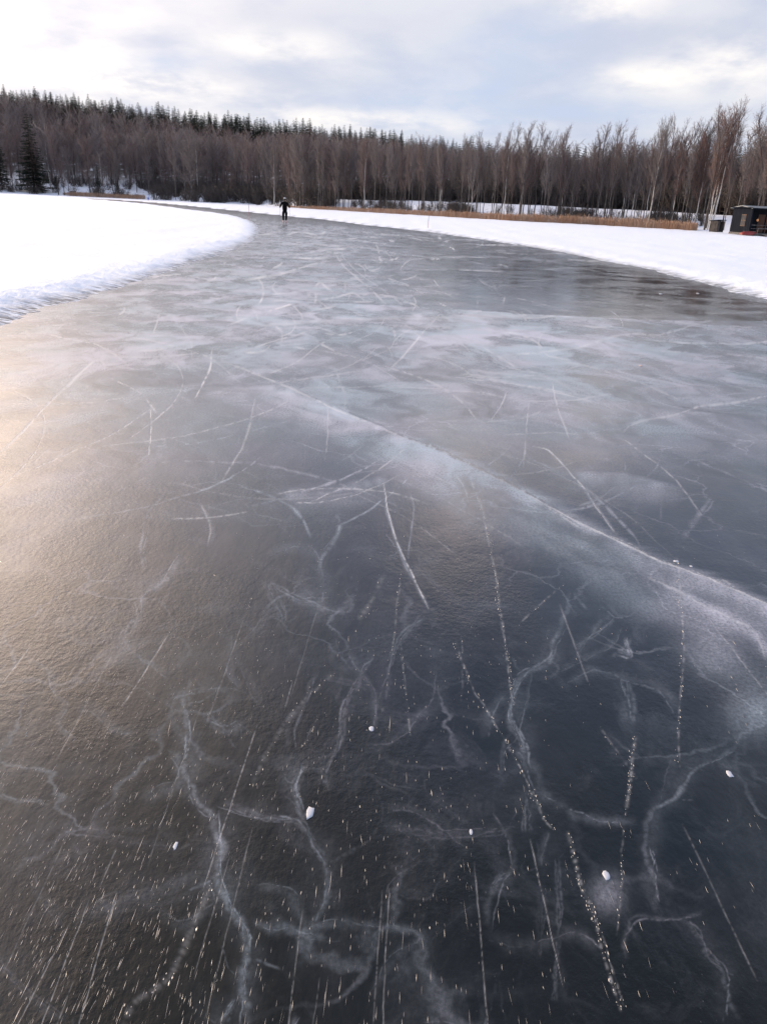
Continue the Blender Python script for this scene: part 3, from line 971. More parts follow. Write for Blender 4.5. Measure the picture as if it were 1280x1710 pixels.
def add_tube(A, pts, rad, n_):
    prev = None
    for k, p in enumerate(pts):
        d = (pts[min(k + 1, len(pts) - 1)] - pts[max(k - 1, 0)]).normalized()
        a = d.orthogonal().normalized() if abs(d.z) < .9 else (Vector((1, 0, 0)) - d * d.x).normalized()
        c = d.cross(a)
        i = len(A['v'])
        for j in range(n_):
            t = 2 * math.pi * j / n_
            A['v'].append(p + (a * math.cos(t) + c * math.sin(t)) * rad[k])
        if prev is not None:
            for j in range(n_):
                A['f'] += [prev + j, prev + (j + 1) % n_, i + (j + 1) % n_, i + j]
                A['s'].append(4)
        prev = i


def fin(A, name, mat):
    me = np_mesh(name, np.array([tuple(v) for v in A['v']]), np.array(A['f']), A['s'], True)
    me.materials.append(mat)
    return me


def rv():
    return Vector((random.gauss(0, 1), random.gauss(0, 1), random.gauss(0, 1)))


def bare_tree(h=15.0, low=0.30, spread=1.0, nbr=34, thick=1.0, sub=True, twig=0.014, up=1.0, forked=False):
    """unit: metres; returns trunk arrays and crown arrays"""
    T, C = seg_arrays(), seg_arrays()
    n_ = 11
    bend = Vector((random.gauss(0, .2), random.gauss(0, .2), 0))
    pts = []
    for k in range(n_):
        t = k / (n_ - 1)
        pts.append(Vector((bend.x * t * t * 1.4 + random.gauss(0, .05) * (k > 0), bend.y * t * t * 1.4 + random.gauss(0, .05) * (k > 0), h * t - .3 * (k == 0))))
    rad = [(0.115 * (1 - t / (n_ - 1)) ** 0.8 + 0.012) * thick for t in range(n_)]
    add_tube(T, pts, rad, 7)
    if forked:
        f0 = pts[4]
        dd = Vector((random.choice((-1, 1)) * .28, random.gauss(0, .1), 1)).normalized()
        fp = [f0 + dd * (h * .55) * q + Vector((0, 0, 0.4 * q * q)) for q in (0, .25, .5, .75, 1)]
        add_tube(T, fp, [rad[4] * .8, rad[5] * .8, rad[6] * .75, rad[8] * .8, .012], 6)
    for i in range(nbr):
        t = low + (0.97 - low) * (i + random.random()) / nbr
        kf = t * (n_ - 1)
        k = min(int(kf), n_ - 2)
        base = pts[k].lerp(pts[k + 1], kf - k)
        if forked and t > .45 and random.random() < .45:
            q = (t - .4) / .55
            base = f0 + dd * (h * .55) * min(q, .98)
        prof = math.sin(min(1, (t - low) / (1 - low) * 0.85 + 0.25) * math.pi * 0.75)
        L = (0.7 + 2.6 * max(prof, .12)) * spread * random.uniform(.6, 1.25) * h / 15
        az_ = random.uniform(0, 6.283)
        tilt = random.uniform(0.45, 0.85) / up
        d = Vector((math.cos(az_) * math.sin(tilt), math.sin(az_) * math.sin(tilt), math.cos(tilt)))
        bp = [base]
        nn = 4
        for q in range(nn):
            d = (d + Vector((0, 0, .10)) + rv() * .10).normalized()
            bp.append(bp[-1] + d * L / nn)
        r0 = min(0.045, 0.018 * L) * thick + .006
        add_tube(C, bp, [r0, r0 * .8, r0 * .6, r0 * .42, r0 * .22], 3)
        for q in range(1, nn + 1):
            for z in range(4 if sub else 3):
                dd2 = (bp[q] - bp[q - 1]).normalized()
                sd_ = (dd2 + rv() * .5 + Vector((0, 0, .25))).normalized()
                l2 = L * random.uniform(.22, .42)
                p0 = bp[q - 1].lerp(bp[q], random.random())
                add_cone(C, p0, sd_, l2, twig * 1.25)
                if sub:
                    for y in range(5):
                        s3 = (sd_ + rv() * .55 + Vector((0, 0, .15))).normalized()
                        add_cone(C, p0 + sd_ * l2 * random.uniform(.2, .9), s3, l2 * random.uniform(.35, .7), twig)
    return T, C


def bush(h=3.0, n_=26, twig=.02):
    C = seg_arrays()
    for i in range(n_):
        a = random.uniform(0, 6.28)
        tl = random.uniform(.05, .7)
        d = Vector((math.cos(a) * math.sin(tl), math.sin(a) * math.sin(tl), math.cos(tl)))
        p = Vector((random.gauss(0, .25), random.gauss(0, .25), -.1))
        L = h * random.uniform(.5, 1)
        add_cone(C, p, d, L, twig * 1.3)
        for k in range(9):
            q = random.uniform(.2, .95)
            add_cone(C, p + d * L * q, (d + rv() * .5).normalized(), L * random.uniform(.15, .4), twig)
    return C


def spruce(h=17.0, n_w=30, wid=2.6, thin=False):
    T, C = seg_arrays(), seg_arrays()
    pts = [Vector((0, 0, -.4)), Vector((.03, 0, h * .3)), Vector((0, .04, h * .65)), Vector((0, 0, h))]
    add_tube(T, pts, [.20, .15, .08, .01], 7)
    low = .06 if not thin else .3
    for i in range(n_w):
        t = low + (1 - low) * (i / n_w) ** 0.95
        z0 = h * t
        Rr = wid * (1 - t) ** 0.75 * (0.85 + .15 * math.sin(i * 2.1)) + 0.22
        nb = max(5, int(11 * (1 - t) + 5))
        ph = random.uniform(0, 6)
        for j in range(nb):
            a = ph + 6.283 * j / nb + random.gauss(0, .18)
            L = Rr * random.uniform(.68, 1.12)
            dr = random.uniform(.05, .35) * L
            u = Vector((math.cos(a), math.sin(a), 0))
            s_ = Vector((-u.y, u.x, 0))
            p0 = Vector((0, 0, z0 + random.gauss(0, .12)))
            mid = p0 + u * L * .55 + Vector((0, 0, -dr * .6))
            tip = p0 + u * L + Vector((0, 0, -dr * .7))
            wd = L * .30 + .08
            # needled sprays along the bough: small hanging faces
            for q in range(7):
                f0 = .12 + .88 * q / 7
                c = p0.lerp(mid, f0 / .55) if f0 < .55 else mid.lerp(tip, (f0 - .55) / .45)
                ww = wd * (1.1 - .75 * f0) * random.uniform(.7, 1.2)
                for sg in (-1, 1):
                    i0 = len(C['v'])
                    dz = random.uniform(.10, .42) * (.5 + .5 * L / wid)
                    C['v'] += [c - u * L * .06, c + u * L * .10, c + s_ * sg * ww + u * L * random.uniform(.02, .16) + Vector((0, 0, -dz))]
                    C['f'] += [i0, i0 + 1, i0 + 2]
                    C['s'].append(3)
    return T, C


def bark(name, c1, c2, scale=3.0, lo=.45, hi_=.6):
    m, n, b = material(name, c1, .85, .2)
    o_ = n.new('ShaderNodeTexCoord').outputs['Object']
    n.put(b.inputs['Base Color'], n.mix(n.rng(n.noise(n.mapping(o_, (1, 1, .5)), scale, 4, .6), lo, hi_), c1, c2))
    return m


def twigmat(name, c1, c2):
    m, n, b = material(name, c1, .85, .15)
    oi = n.new('ShaderNodeObjectInfo')
    n.put(b.inputs['Base Color'], n.mix(oi.outputs['Random'], c1, c2))
    return m


m_birch = bark('birch_bark', (0.52, 0.50, 0.46), (0.10, 0.09, 0.08), 2.0, .55, .66)
m_grey = bark('grey_bark', (0.15, 0.137, 0.127), (0.06, 0.052, 0.047), 2.5)
m_brown = bark('brown_bark', (0.075, 0.062, 0.055), (0.035, 0.03, 0.028), 2.5)
m_tw1 = twigmat('grey_brown_twigs', (0.125, 0.105, 0.098), (0.215, 0.182, 0.17))
m_tw2 = twigmat('purple_brown_twigs', (0.125, 0.09, 0.083), (0.175, 0.13, 0.12))
m_tw3 = twigmat('reddish_twigs', (0.17, 0.10, 0.083), (0.18, 0.12, 0.10))
m_tw4 = twigmat('dark_twigs', (0.055, 0.046, 0.042), (0.095, 0.08, 0.072))
m_needle = twigmat('spruce_needles', (0.016, 0.023, 0.016), (0.032, 0.040, 0.027))
m_strunk = bark('spruce_bark', (0.07, 0.055, 0.045), (0.04, 0.03, 0.027))

HB_ = 15.0
BARE = []
for k in range(9):
    T, C = bare_tree(HB_, random.uniform(.18, .36), random.uniform(.85, 1.2), random.choice((34, 38, 44)), random.uniform(.85, 1.15), True, .0125, 1.15 if k % 2 else .95, forked=(k % 4 == 3))
    BARE.append((T, C))
for k in range(5):                                          # airy upright crowns of the shore trees
    T, C = bare_tree(HB_, random.uniform(.30, .48), random.uniform(.75, 1.0), 24, .9, True, .0105, 1.35, forked=(k % 2 == 0))
    BARE.append((T, C))
BARE_M = {}


def bare_meshes(k, bark_m, tw):
    key = (k, bark_m.name, tw.name)
    if key not in BARE_M:
        T, C = BARE[k]
        BARE_M[key] = (fin(T, 'trunk', bark_m), fin(C, 'crown', tw))
    return BARE_M[key]


SPR = []
for k in range(5):
    T, C = spruce(17, 30, random.uniform(2.6, 3.4), thin=(k == 4))
    SPR.append((fin(T, 'trunk', m_strunk), fin(C, 'crown', m_needle)))


def tree(name, meshes, loc, h, h0, label, cat, group, lean=(0, 0), wide=1.0):
    o = bpy.data.objects.new(name, None)
    COL.objects.link(o)
    o.location = loc
    s = h / h0
    o.scale = (s * wide, s * wide, s)
    o.rotation_euler = (lean[0], lean[1], random.uniform(0, 6.28)) if lean == (0, 0) else (lean[0], lean[1], 0)
    for nm, me in zip(('trunk', 'crown'), meshes):
        c = bpy.data.objects.new(nm, me)
        COL.objects.link(c)
        c.parent = o
    tag(o, label, cat, group)
    return o


def front_h(px, r):
    """height a tree at px, r needs for its tip to reach the skyline of the bare wood"""
    top = float(tab('top', px))
    z = float(hill_z(np.array(float(px)), np.array(float(r))))
    return (hor_y(px) - top) / 1504.0 * r + CAM_H - z


def lab(px, kind):
    if kind == 'spruce':
        if px < 290: return 'dark spruce on the crest of the wooded hill, left third of the skyline'
        if px < 800: return 'dark spruce in the saw-toothed row along the falling middle ridge'
        return 'low dark conifer top behind the bare trees at the right'
    if px < 260: return 'bare grey-brown tree at the foot of the hill, left of the blue figure'
    if px < 560: return 'bare brown tree in the dense thicket behind the distant skater'
    if px < 860: return 'bare tree with slim pale trunk in the wood behind the reeds, mid picture'
    if px < 1165: return 'bare tree with dark foot in the row over the orange reeds at the right'
    return 'tall bare tree with open crown behind the cabin'


# right: the front row (its feet stand dark against the bank), then the wood beyond the open bank
count = 0
for i in range(170):
    px = 470 + (1330 - 470) * (i + random.gauss(0, 2.6)) / 170
    if not 478 < px < 1335: continue
    if 1205 < px < 1262 and random.random() < .3: continue
    r = float(tab('s', px)) + random.uniform(-1.5, 7)
    h = front_h(px, r) * random.uniform(.62, 1.0) * (1.0 if px > 780 else .93)
    q = random.random()
    bm = m_birch if q < .07 else (m_grey if q < .55 else m_brown)
    tw = m_tw3 if (1120 < px < 1230 and q > .75) else (m_tw2 if q > .6 else m_tw1)
    tree('bare_tree', bare_meshes(random.randrange(9) if px < 620 else 9 + random.randrange(5), bm, tw), at(px, r), h, HB_, lab(px, 'bare'), 'tree', 'bare trees along the lake shore', wide=random.uniform(.75, 1.05))
    count += 1
for i in range(56):
    px = 540 + (1330 - 540) * (i + random.random()) / 56
    r = float(tab('s', px)) + random.uniform(26, 44)
    h = front_h(px, r) * random.uniform(.72, 1.02)
    if px > 760: h *= random.uniform(.50, .80)
    if px < 800: h *= random.uniform(.75, .95)
    q = random.random()
    bm = m_birch if q < .07 else (m_grey if q < .6 else m_brown)
    tree('bare_tree', bare_meshes(random.randrange(9), bm, m_tw2 if q > .5 else m_tw1), at(px, r), h, HB_, lab(px, 'bare'), 'tree', 'bare trees along the lake shore', wide=random.uniform(.75, 1.1))
    count += 1
# left: thick bare wood down to the ice
for i in range(70):
    px = -30 + (560 + 30) * (i + random.random()) / 70
    r = float(tab('s', px)) + random.uniform(0, 26) ** 1.0
    h = min(front_h(px, r), 21) * random.uniform(.5, .92)
    q = random.random()
    bm = m_birch if q < .06 else (m_grey if q < .5 else m_brown)
    tree('bare_tree', bare_meshes(random.randrange(9), bm, m_tw2 if q > .6 else m_tw1), at(px, r), h, HB_, lab(px, 'bare'), 'tree', 'bare trees along the lake shore', wide=random.uniform(.8, 1.25))
    count += 1


# trees one can tell apart: base pixel, tip pixel
def single(px, r, h, k, bm, tw, label, lean_px=0.0, wide=.8, cat='birch'):
    tree('birch_tree', bare_meshes(k, bm, tw), at(px, r), h, HB_, label, cat, None, (0.001, math.atan(lean_px * .25)), wide)


single(1183, 136, 15.0, 0, m_birch, m_tw3, 'slim white birch beside the cabin, left stem of three', .03)
single(1186, 136.5, 15.6, 2, m_birch, m_tw3, 'slim white birch beside the cabin, middle stem of three', .055)
single(1190, 136, 15.8, 4, m_birch, m_tw3, 'slim white birch beside the cabin, right stem of three', .075)
single(1083, 141, 13.5, 1, m_birch, m_tw1, 'crooked pale birch left of the reddish trees, foot in the reeds', .04)
single(1160, 142, 12.5, 5, m_birch, m_tw3, 'leaning pale birch in the reddish trees near the reed end', .07)
single(1038, 150, 10.5, 6, m_birch, m_tw1, 'short straight pale birch over the brightest reeds', .01)
single(1053, 152, 11.0, 8, m_birch, m_tw1, 'pale birch with a thin twin-like neighbour over the reeds', .02)
single(866, 153, 12.5, 2, m_birch, m_tw1, 'pale birch leaning out over the middle of the reed bed', .05)
single(608, 190, 13.8, 0, m_birch, m_tw2, 'tall whitish birch behind the reeds right of the skater', -.02)
single(733, 172, 12.0, 4, m_birch, m_tw2, 'pale slender birch behind the faint marker stake', -.01)
single(786, 160, 10.0, 1, m_birch, m_tw1, 'white birch stem standing bright against dark undergrowth', 0.0)
single(458, 232, 15.0, 5, m_birch, m_tw1, 'forked pale birch rising behind the skater', -.03)

# spruces
for i in range(190):
    px = -30 + (800 + 30) * (i + random.random()) / 190
    r = float(tab('R', px)) + random.uniform(-26, 14)
    h = random.uniform(10.5, 14.0) * (1.0 if px < 450 else .95) * (1.15 if random.random() < .15 else 1)
    tree('spruce_tree', SPR[random.randrange(5)], at(px, r), h, 17, lab(px, 'spruce'), 'spruce', 'spruces along the ridge', wide=random.uniform(1.35, 1.8))
for i in range(66):
    px = 800 + (1330 - 800) * (i + random.random()) / 66
    r = float(tab('R', px)) + random.uniform(-16, 10)
    h = random.uniform(12.0, 15.0)
    tree('spruce_tree', SPR[random.randrange(5)], at(px, r), h, 17, lab(px, 'spruce'), 'spruce', 'spruces along the ridge', wide=random.uniform(1.1, 1.5))
for i in range(70):
    px = random.uniform(-20, 400)
    r = float(tab('s', px)) + random.uniform(60, 150)
    tree('spruce_tree', SPR[random.randrange(4)], at(px, r), random.uniform(10, 15), 17, 'dark spruce among bare trees on the open slope of the hill', 'spruce', 'spruces on the hillside', wide=random.uniform(1.3, 1.7))
tree('spruce_tree', SPR[0], at(58, 306), 24.0, 17, 'largest dark spruce, standing alone at the lake edge on the left', 'spruce', None, wide=1.3)
tree('spruce_tree', SPR[2], at(4, 308), 19, 17, 'dark spruce cut by the left edge, next to the largest one', 'spruce', None, wide=1.2)
tree('spruce_tree', SPR[1], at(95, 312), 5.2, 17, 'small young spruce at the foot of the bank left of the far reeds', 'spruce', None, wide=1.6)
tree('spruce_tree', SPR[3], at(196, 300), 6.0, 17, 'small dark spruce at the foot of the bank behind the far reeds', 'spruce', None, wide=1.5)
tree('spruce_tree', SPR[1], at(165, 300), 9, 17, 'narrow dark spruce behind the middle of the far reeds', 'spruce', None, wide=.9)


# the rest of the wood, too many to count
def merge(protos, places, name, mat):
    Vs, Ls, Ss, off = [], [], [], 0
    arr = [(np.array([tuple(v) for v in C['v']], dtype=np.float32), np.array(C['f'], dtype=np.int32), np.array(C['s'], dtype=np.int32)) for C in protos]
    for (loc, s, wd, rz, k) in places:
        v, f, ss = arr[k % len(arr)]
        c_, s_ = math.cos(rz), math.sin(rz)
        x = v[:, 0] * c_ - v[:, 1] * s_
        y = v[:, 0] * s_ + v[:, 1] * c_
        Vs.append(np.stack([x * s * wd + loc[0], y * s * wd + loc[1], v[:, 2] * s + loc[2]], -1))
        Ls.append(f + off)
        Ss.append(ss)
        off += len(v)
    me = np_mesh(name, np.concatenate(Vs), np.concatenate(Ls), np.concatenate(Ss), True)
    me.materials.append(mat)
    return link(name, me)


def join(T, C):
    o = len(T['v'])
    return dict(v=T['v'] + C['v'], f=T['f'] + [i + o for i in C['f']], s=T['s'] + C['s'])


LOWP = [join(*bare_tree(15, random.uniform(.1, .3), random.uniform(.8, 1.15), 30, .9, False, .026)) for _ in range(6)]
pl = [[], []]
for i in range(2000):
    px = -60 + 1420 * (i + random.random()) / 2000
    s0, R0 = float(tab('s', px)), float(tab('R', px))
    lo = s0 + (40 if px > 560 else 26)
    hi2 = R0 - (50 if px > 330 else 34)
    r = lo + (hi2 - lo) * random.random() ** 1.25
    h = min(front_h(px, lo) * random.uniform(.75, 1.0), random.uniform(11, 16.5)) if px > 330 else random.uniform(10, 16)
    zt = float(hill_z(np.array(px), np.array(r)))
    sky_y = float(np.interp(px, [0, 250, 430, 600, 770, 900, 1000, 1280], [152, 180, 200, 208, 228, 238, 246, 262]))
    cap = (hor_y(px) - sky_y - (24 if px < 330 else 30) * random.uniform(.8, 1.8)) / 1504 * r + CAM_H - zt
    h = max(4.0, min(h * 1.15, cap))
    pl[int(random.random() < .5)].append((at(px, r), h / 15, random.uniform(.9, 1.3), random.uniform(0, 6.28), i))
tag(merge(LOWP, pl[0], 'woodland', m_tw1), 'grey-brown mass of bare wood filling the hillside', 'woodland', kind='stuff')
tag(merge(LOWP, pl[1], 'woodland', m_tw2), 'purple-brown mass of bare wood filling the hillside', 'woodland', kind='stuff')
SP_LOW = [join(*spruce(17, 19, 3.2)) for _ in range(4)]
ps = []
for i in range(330):
    px = -60 + 1420 * (i + random.random()) / 330
    r = float(tab('R', px)) + random.uniform(-48, 30)
    ps.append((at(px, r), random.uniform(.55, .84), random.uniform(1.2, 1.6), random.uniform(0, 6.28), i))
tag(merge(SP_LOW, ps, 'conifer_woodland', m_needle), 'dark mass of spruce wood behind the ridge trees', 'woodland', kind='stuff')
pl = []
for i in range(260):
    px = 500 + 850 * random.random()
    r = float(tab('s', px)) + random.uniform(25, 42)
    h = front_h(px, r) * random.uniform(.45, .8)
    pl.append((at(px, r), h / 15, random.uniform(.9, 1.4), random.uniform(0, 6.28), i))
tag(merge(LOWP, pl, 'woodland', m_tw1), 'bare wood closing off the open bank behind the reeds', 'woodland', kind='stuff')
BUSH = [bush(3.2, 24, .022) for _ in range(5)]
pb = []
for i in range(1000):
    px = -60 + 1420 * random.random()
    s0 = float(tab('s', px))
    if px > 560:
        r = s0 + random.uniform(24, 40)
        h = random.uniform(.9, 2.0)
    else:
        r = s0 + random.uniform(0, 34) - (0 if px < 250 else 1.5)
        h = random.uniform(.5, 1.5) if px < 250 else random.uniform(.8, 1.9)
        if px < 250 and random.random() < .55: continue
    pb.append((at(px, r), h, random.uniform(1.1, 1.7), random.uniform(0, 6.28), i))
for i in range(330):
    px = random.choice((random.uniform(540, 1200), random.gauss(960, 30), random.gauss(640, 30), random.gauss(1110, 25), random.gauss(760, 14)))
    if not 540 < px < 1200: continue
    pb.append((at(px, float(tab('s', px)) + random.uniform(1, 12)), random.uniform(.25, .75), random.uniform(.8, 1.3), random.uniform(0, 6.28), i))
tag(merge(BUSH, pb, 'undergrowth', m_tw4), 'dark tangled undergrowth along the foot of the wood', 'undergrowth', kind='stuff')

# ---- reeds
m_reed, n, b = material('reed', (0.5, 0.3, 0.17), .8, .2)
tcn = n.new('ShaderNodeTexCoord').outputs['Object']
n.put(b.inputs['Base Color'], n.mix(n.rng(n.noise(tcn, .25, 4, .6), .35, .65), (0.38, 0.26, 0.18), (0.34, 0.20, 0.12)))


def reeds(px0, px1, depth, n_, h0, h1, label, rf):
    V, Fc, Sz = [], [], []
    for i in range(n_):
        px = px0 + (px1 - px0) * random.random()
        e = min(1, (px - px0) / (.10 * (px1 - px0)) + .1, (px1 - px) / (.03 * (px1 - px0)) + .5)
        r = rf(px) - depth * random.random() * (.35 + .65 * e)
        p = polar(px, r)
        h = .82 * random.uniform(h0, h1) * (.6 + .4 * e) * (.55 + .45 * min(1, max(0, (px - 450) / 450)) if px > 300 else 1) * (.7 + .6 * float(fbm(np.array(px / 25.0), np.array(r / 3.0), 6, 3)))
        wd = random.uniform(.012, .026)
        if random.random() < .12: h *= random.uniform(1.1, 1.4)
        a = random.uniform(0, 3.14)
        ux, uy = math.cos(a) * wd, math.sin(a) * wd
        lx, ly = random.gauss(0, .07) * h, random.gauss(0, .07) * h
        j = len(V)
        z0 = .06
        V += [(p.x - ux, p.y - uy, z0), (p.x + ux, p.y + uy, z0), (p.x + lx * .6 + ux * .8, p.y + ly * .6 + uy * .8, z0 + h * .72), (p.x + lx * .6 - ux * .8, p.y + ly * .6 - uy * .8, z0 + h * .72),
              (p.x + lx * .85 + ux * 2.2, p.y + ly * .85 + uy * 2.2, z0 + h * .88), (p.x + lx * 1.2, p.y + ly * 1.2, z0 + h), (p.x + lx * .85 - ux * 1.4, p.y + ly * .85 - uy * 1.4, z0 + h * .86)]
        Fc += [j, j + 1, j + 2, j + 3, j + 3, j + 2, j + 4, j + 5, j + 6]
        Sz += [4, 5]
    me = np_mesh('reeds', np.array(V), np.array(Fc), Sz, False)
    me.materials.append(m_reed)
    tag(link('reeds', me), label, 'reeds', kind='stuff')


reeds(480, 1166, 6.5, 15000, .75, 1.6, 'long orange-brown belt of dry reeds before the bare trees', lambda px: float(tab('s', px)) - 2)
reeds(105, 242, 9, 5000, 1.1, 1.8, 'short faded belt of dry reeds at the far left shore', lambda px: float(tab('s', px)) + 6)

# ------------------------------------------------------------------ cabin on the right
m_tar, n, b = material('blackened_boards', (0.028, 0.032, 0.040), .95, .05)
tcn = n.new('ShaderNodeTexCoord').outputs['Object']
bw = n.math('FRACT', n.math('MULTIPLY', n.math('ADD', n.new('ShaderNodeSeparateXYZ').outputs[0], 0.0), 1.0))
n.put(b.inputs['Base Color'], n.mix(n.rng(n.noise(n.mapping(tcn, (7, 7, .3)), 1.6, 3, .6), .4, .6), (0.008, 0.010, 0.014), (0.016, 0.018, 0.024)))
m_roofm, n, b = material('grey_roofing', (0.16, 0.18, 0.19), .5, .4)
m_wood, n, b = material('stained_wood', (0.14, 0.055, 0.025), .6, .3)
tcn = n.new('ShaderNodeTexCoord').outputs['Object']
n.put(b.inputs['Base Color'], n.mix(n.rng(n.noise(n.mapping(tcn, (8, 8, .6)), 2, 3, .6), .4, .6), (0.10, 0.042, 0.022), (0.05, 0.024, 0.014)))
m_plank, n, b = material('weathered_planks', (0.13, 0.125, 0.115), .8, .2)
tcn = n.new('ShaderNodeTexCoord').outputs['Object']
n.put(b.inputs['Base Color'], n.mix(n.rng(n.noise(n.mapping(tcn, (2, 12, 2)), 2, 3, .6), .4, .6), (0.16, 0.15, 0.14), (0.08, 0.075, 0.07)))
m_dark, n, b = material('dark_interior', (0.01, 0.009, 0.009), .8, .1)
m_red, n, b = material('red_paint', (0.22, 0.022, 0.018), .5, .4)
m_pane, n, b = material('window_glass', (0.04, 0.035, 0.03), .1, .5)
m_lamp, n, b = material('warm_lamp', (0.9, 0.45, 0.2), .4, .3)
b.inputs['Emission Color'].default_value = (1.0, 0.36, 0.12, 1)
b.inputs['Emission Strength'].default_value = .2
m_white, n, b = material('white_paint', (0.75, 0.75, 0.76), .6, .3)

cp = polar(1252, 110)
dcab = polar(1255, 1.0)
rz = -math.atan2(dcab.x, dcab.y) + R(38)     # local x to the right, local y away
cab = empty('cabin', (cp.x, cp.y, .12), rz)
tag(cab, 'low black-boarded cabin with open porch at the right end of the shore', 'cabin')
# local: x along the long front, y depth; the left gable wall turns towards the lake
Wd, Dp, Hh = 7.0, 3.6, 2.75
mb = MB()
mb.box((0.06, Dp / 2, .25 + Hh / 2), (.12, Dp, Hh))                      # left end wall
mb.box((Wd / 2, Dp - .06, .25 + Hh / 2), (Wd - .26, .12, Hh))            # back
mb.box((Wd - .06, Dp / 2, .25 + Hh / 2), (.12, Dp - .002, Hh))
mb.box((Wd / 2, 1.5, .25 + Hh / 2), (Wd - .26, .12, Hh - .01))           # recessed front wall behind the porch
mb.build('wall', m_tar, cab)
mb = MB()
mb.box((Wd / 2, Dp / 2, .12), (Wd + .1, Dp + .1, .24))
mb.build('floor_deck', m_plank, cab)
mb = MB()
for sg in (-1, 1):
    mb.box((Wd / 2, Dp / 2 + sg * (Dp / 4 + .13), .25 + Hh + .17), (Wd + .5, Dp / 2 + .34, .09), 0, Matrix.Rotation(-sg * .13, 3, 'X'))
roof = mb.build('roof', m_roofm, cab)
mb = MB()
mb.box((Wd / 2, -.30, .25 + Hh + .02), (Wd + .52, .04, .14))
mb.box((-.26, Dp / 2, .25 + Hh + .10), (.04, Dp + .5, .10))
mb.build('fascia', m_tar, cab)
mb = MB()
mb.v += [(0.0, 0, .25 + Hh), (0.0, Dp, .25 + Hh), (0.0, Dp / 2, .25 + Hh + .24), (0.1, 0, .25 + Hh), (0.1, Dp, .25 + Hh), (0.1, Dp / 2, .25 + Hh + .24)]
mb.f += [(0, 2, 1), (3, 4, 5), (0, 1, 4, 3), (1, 2, 5, 4), (2, 0, 3, 5)]
mb.build('gable', m_tar, cab)
mb = MB()
mb.box((-.012, 1.35, 1.65), (.03, .85, 1.35))
wf = mb.build('window', m_wood, cab)
mb = MB()
for a_, b_ in ((1.13, 1.97), (1.57, 1.97), (1.13, 1.33), (1.57, 1.33)):
    mb.box((-.033, a_, b_), (.012, .36, .55))
mb.build('pane', m_pane, wf)
mb = MB()
mb.box((2.6, 1.42, 1.35), (.95, .05, 2.1))
dr = mb.build('door', m_wood, cab)
mb = MB()
mb.tube([(2.25, 1.38, 1.3), (2.25, 1.33, 1.3), (2.25, 1.33, 1.45), (2.25, 1.38, 1.45)], .015, 6)
mb.build('handle', m_plank, dr)
for xx in (.06, 2.3, 4.6, 6.9):
    mb = MB()
    mb.box((xx if xx > 1 else .12, .07, .25 + Hh / 2), (.13, .13, Hh - .02))
    mb.build('porch_post', m_tar if xx != 2.3 else m_wood, cab)
mb = MB()
mb.box((3.6, .07, 1.15), (6.6, .05, .07))
mb.box((3.6, .07, .75), (6.6, .03, .05))
mb.build('railing', m_plank, cab)
for (xx, zz) in ((1.9, 1.75), (3.5, 1.65)):
    mb = MB()
    mb.lathe((xx, 1.2, zz), [(.05, -.16), (.12, -.12), (.13, .05), (.06, .12)], 10)
    mb.build('lantern', m_lamp, cab, True)
mb = MB()
mb.box((4.3, 1.1, .62), (1.6, .45, .07))
mb.box((3.65, 1.1, .41), (.08, .4, .33))
mb.box((4.95, 1.1, .41), (.08, .4, .33))
bn = mb.build('bench', m_wood, None)
bn.matrix_world = cab.matrix_basis.copy()
tag(bn, 'reddish wooden bench inside the cabin porch', 'bench')

# jetty and ramp before the cabin
jt = empty('jetty', (cp.x, cp.y, .12), rz)
tag(jt, 'low grey plank jetty sloping from the cabin to the snow', 'jetty')
mb = MB()
for k in range(16):
    mb.box((-.4 + .30 * k, -1.15, .16), (.27, 2.0, .05))
mb.build('deck', m_plank, jt)
mb = MB()
for yy in (-1.95, -.4):
    mb.box((1.85, yy, .06), (4.9, .1, .12))
mb.build('beam', m_plank, jt)
mb = MB()
mb.box((.9, -3.3, .06), (1.3, 2.3, .06), 0, Matrix.Rotation(.06, 3, 'X'))
mb.build('ramp', m_plank, jt)
for xx in (-.35, 1.2, 2.8, 4.1):
    mb = MB()
    mb.tube([(xx, -2.05, 0), (xx, -2.05, .85)], .035, 6)
    mb.build('post', m_plank, jt)
mb = MB()
mb.tube([(-.35, -2.05, .82), (4.1, -2.05, .82)], .03, 6)
mb.build('handrail', m_plank, jt)

# overturned red boat at the jetty end
bo = empty('rowing_boat', (cp.x - .55, cp.y - 1.6, .16), rz + .25)
tag(bo, 'small dark red boat lying overturned by the cabin corner', 'boat')
mb = MB()
rings = []
for k in range(9):
    t = k / 8
    x_ = -1.3 + 2.6 * t
    wv_ = .55 * math.sin(math.pi * min(1, .12 + t * .95)) ** .6
    hv = .42 * math.sin(math.pi * (.15 + .7 * t)) ** .5
    i0 = len(mb.v)
    for j in range(9):
        a = math.pi * j / 8
        mb.v.append((x_, -wv_ * math.cos(a), hv * math.sin(a) ** .8))
    rings.append(i0)
for a, c in zip(rings[:-1], rings[1:]):
    for j in range(8):
        mb.f.append((a + j, c + j, c + j + 1, a + j + 1))
mb.f.append(tuple(rings[0] + j for j in range(9)))
mb.f.append(tuple(rings[-1] + j for j in reversed(range(9))))
mb.build('hull', m_red, bo, True)
mb = MB()
mb.box((0, 0, .40), (2.2, .05, .06))
mb.build('keel', m_plank, bo)

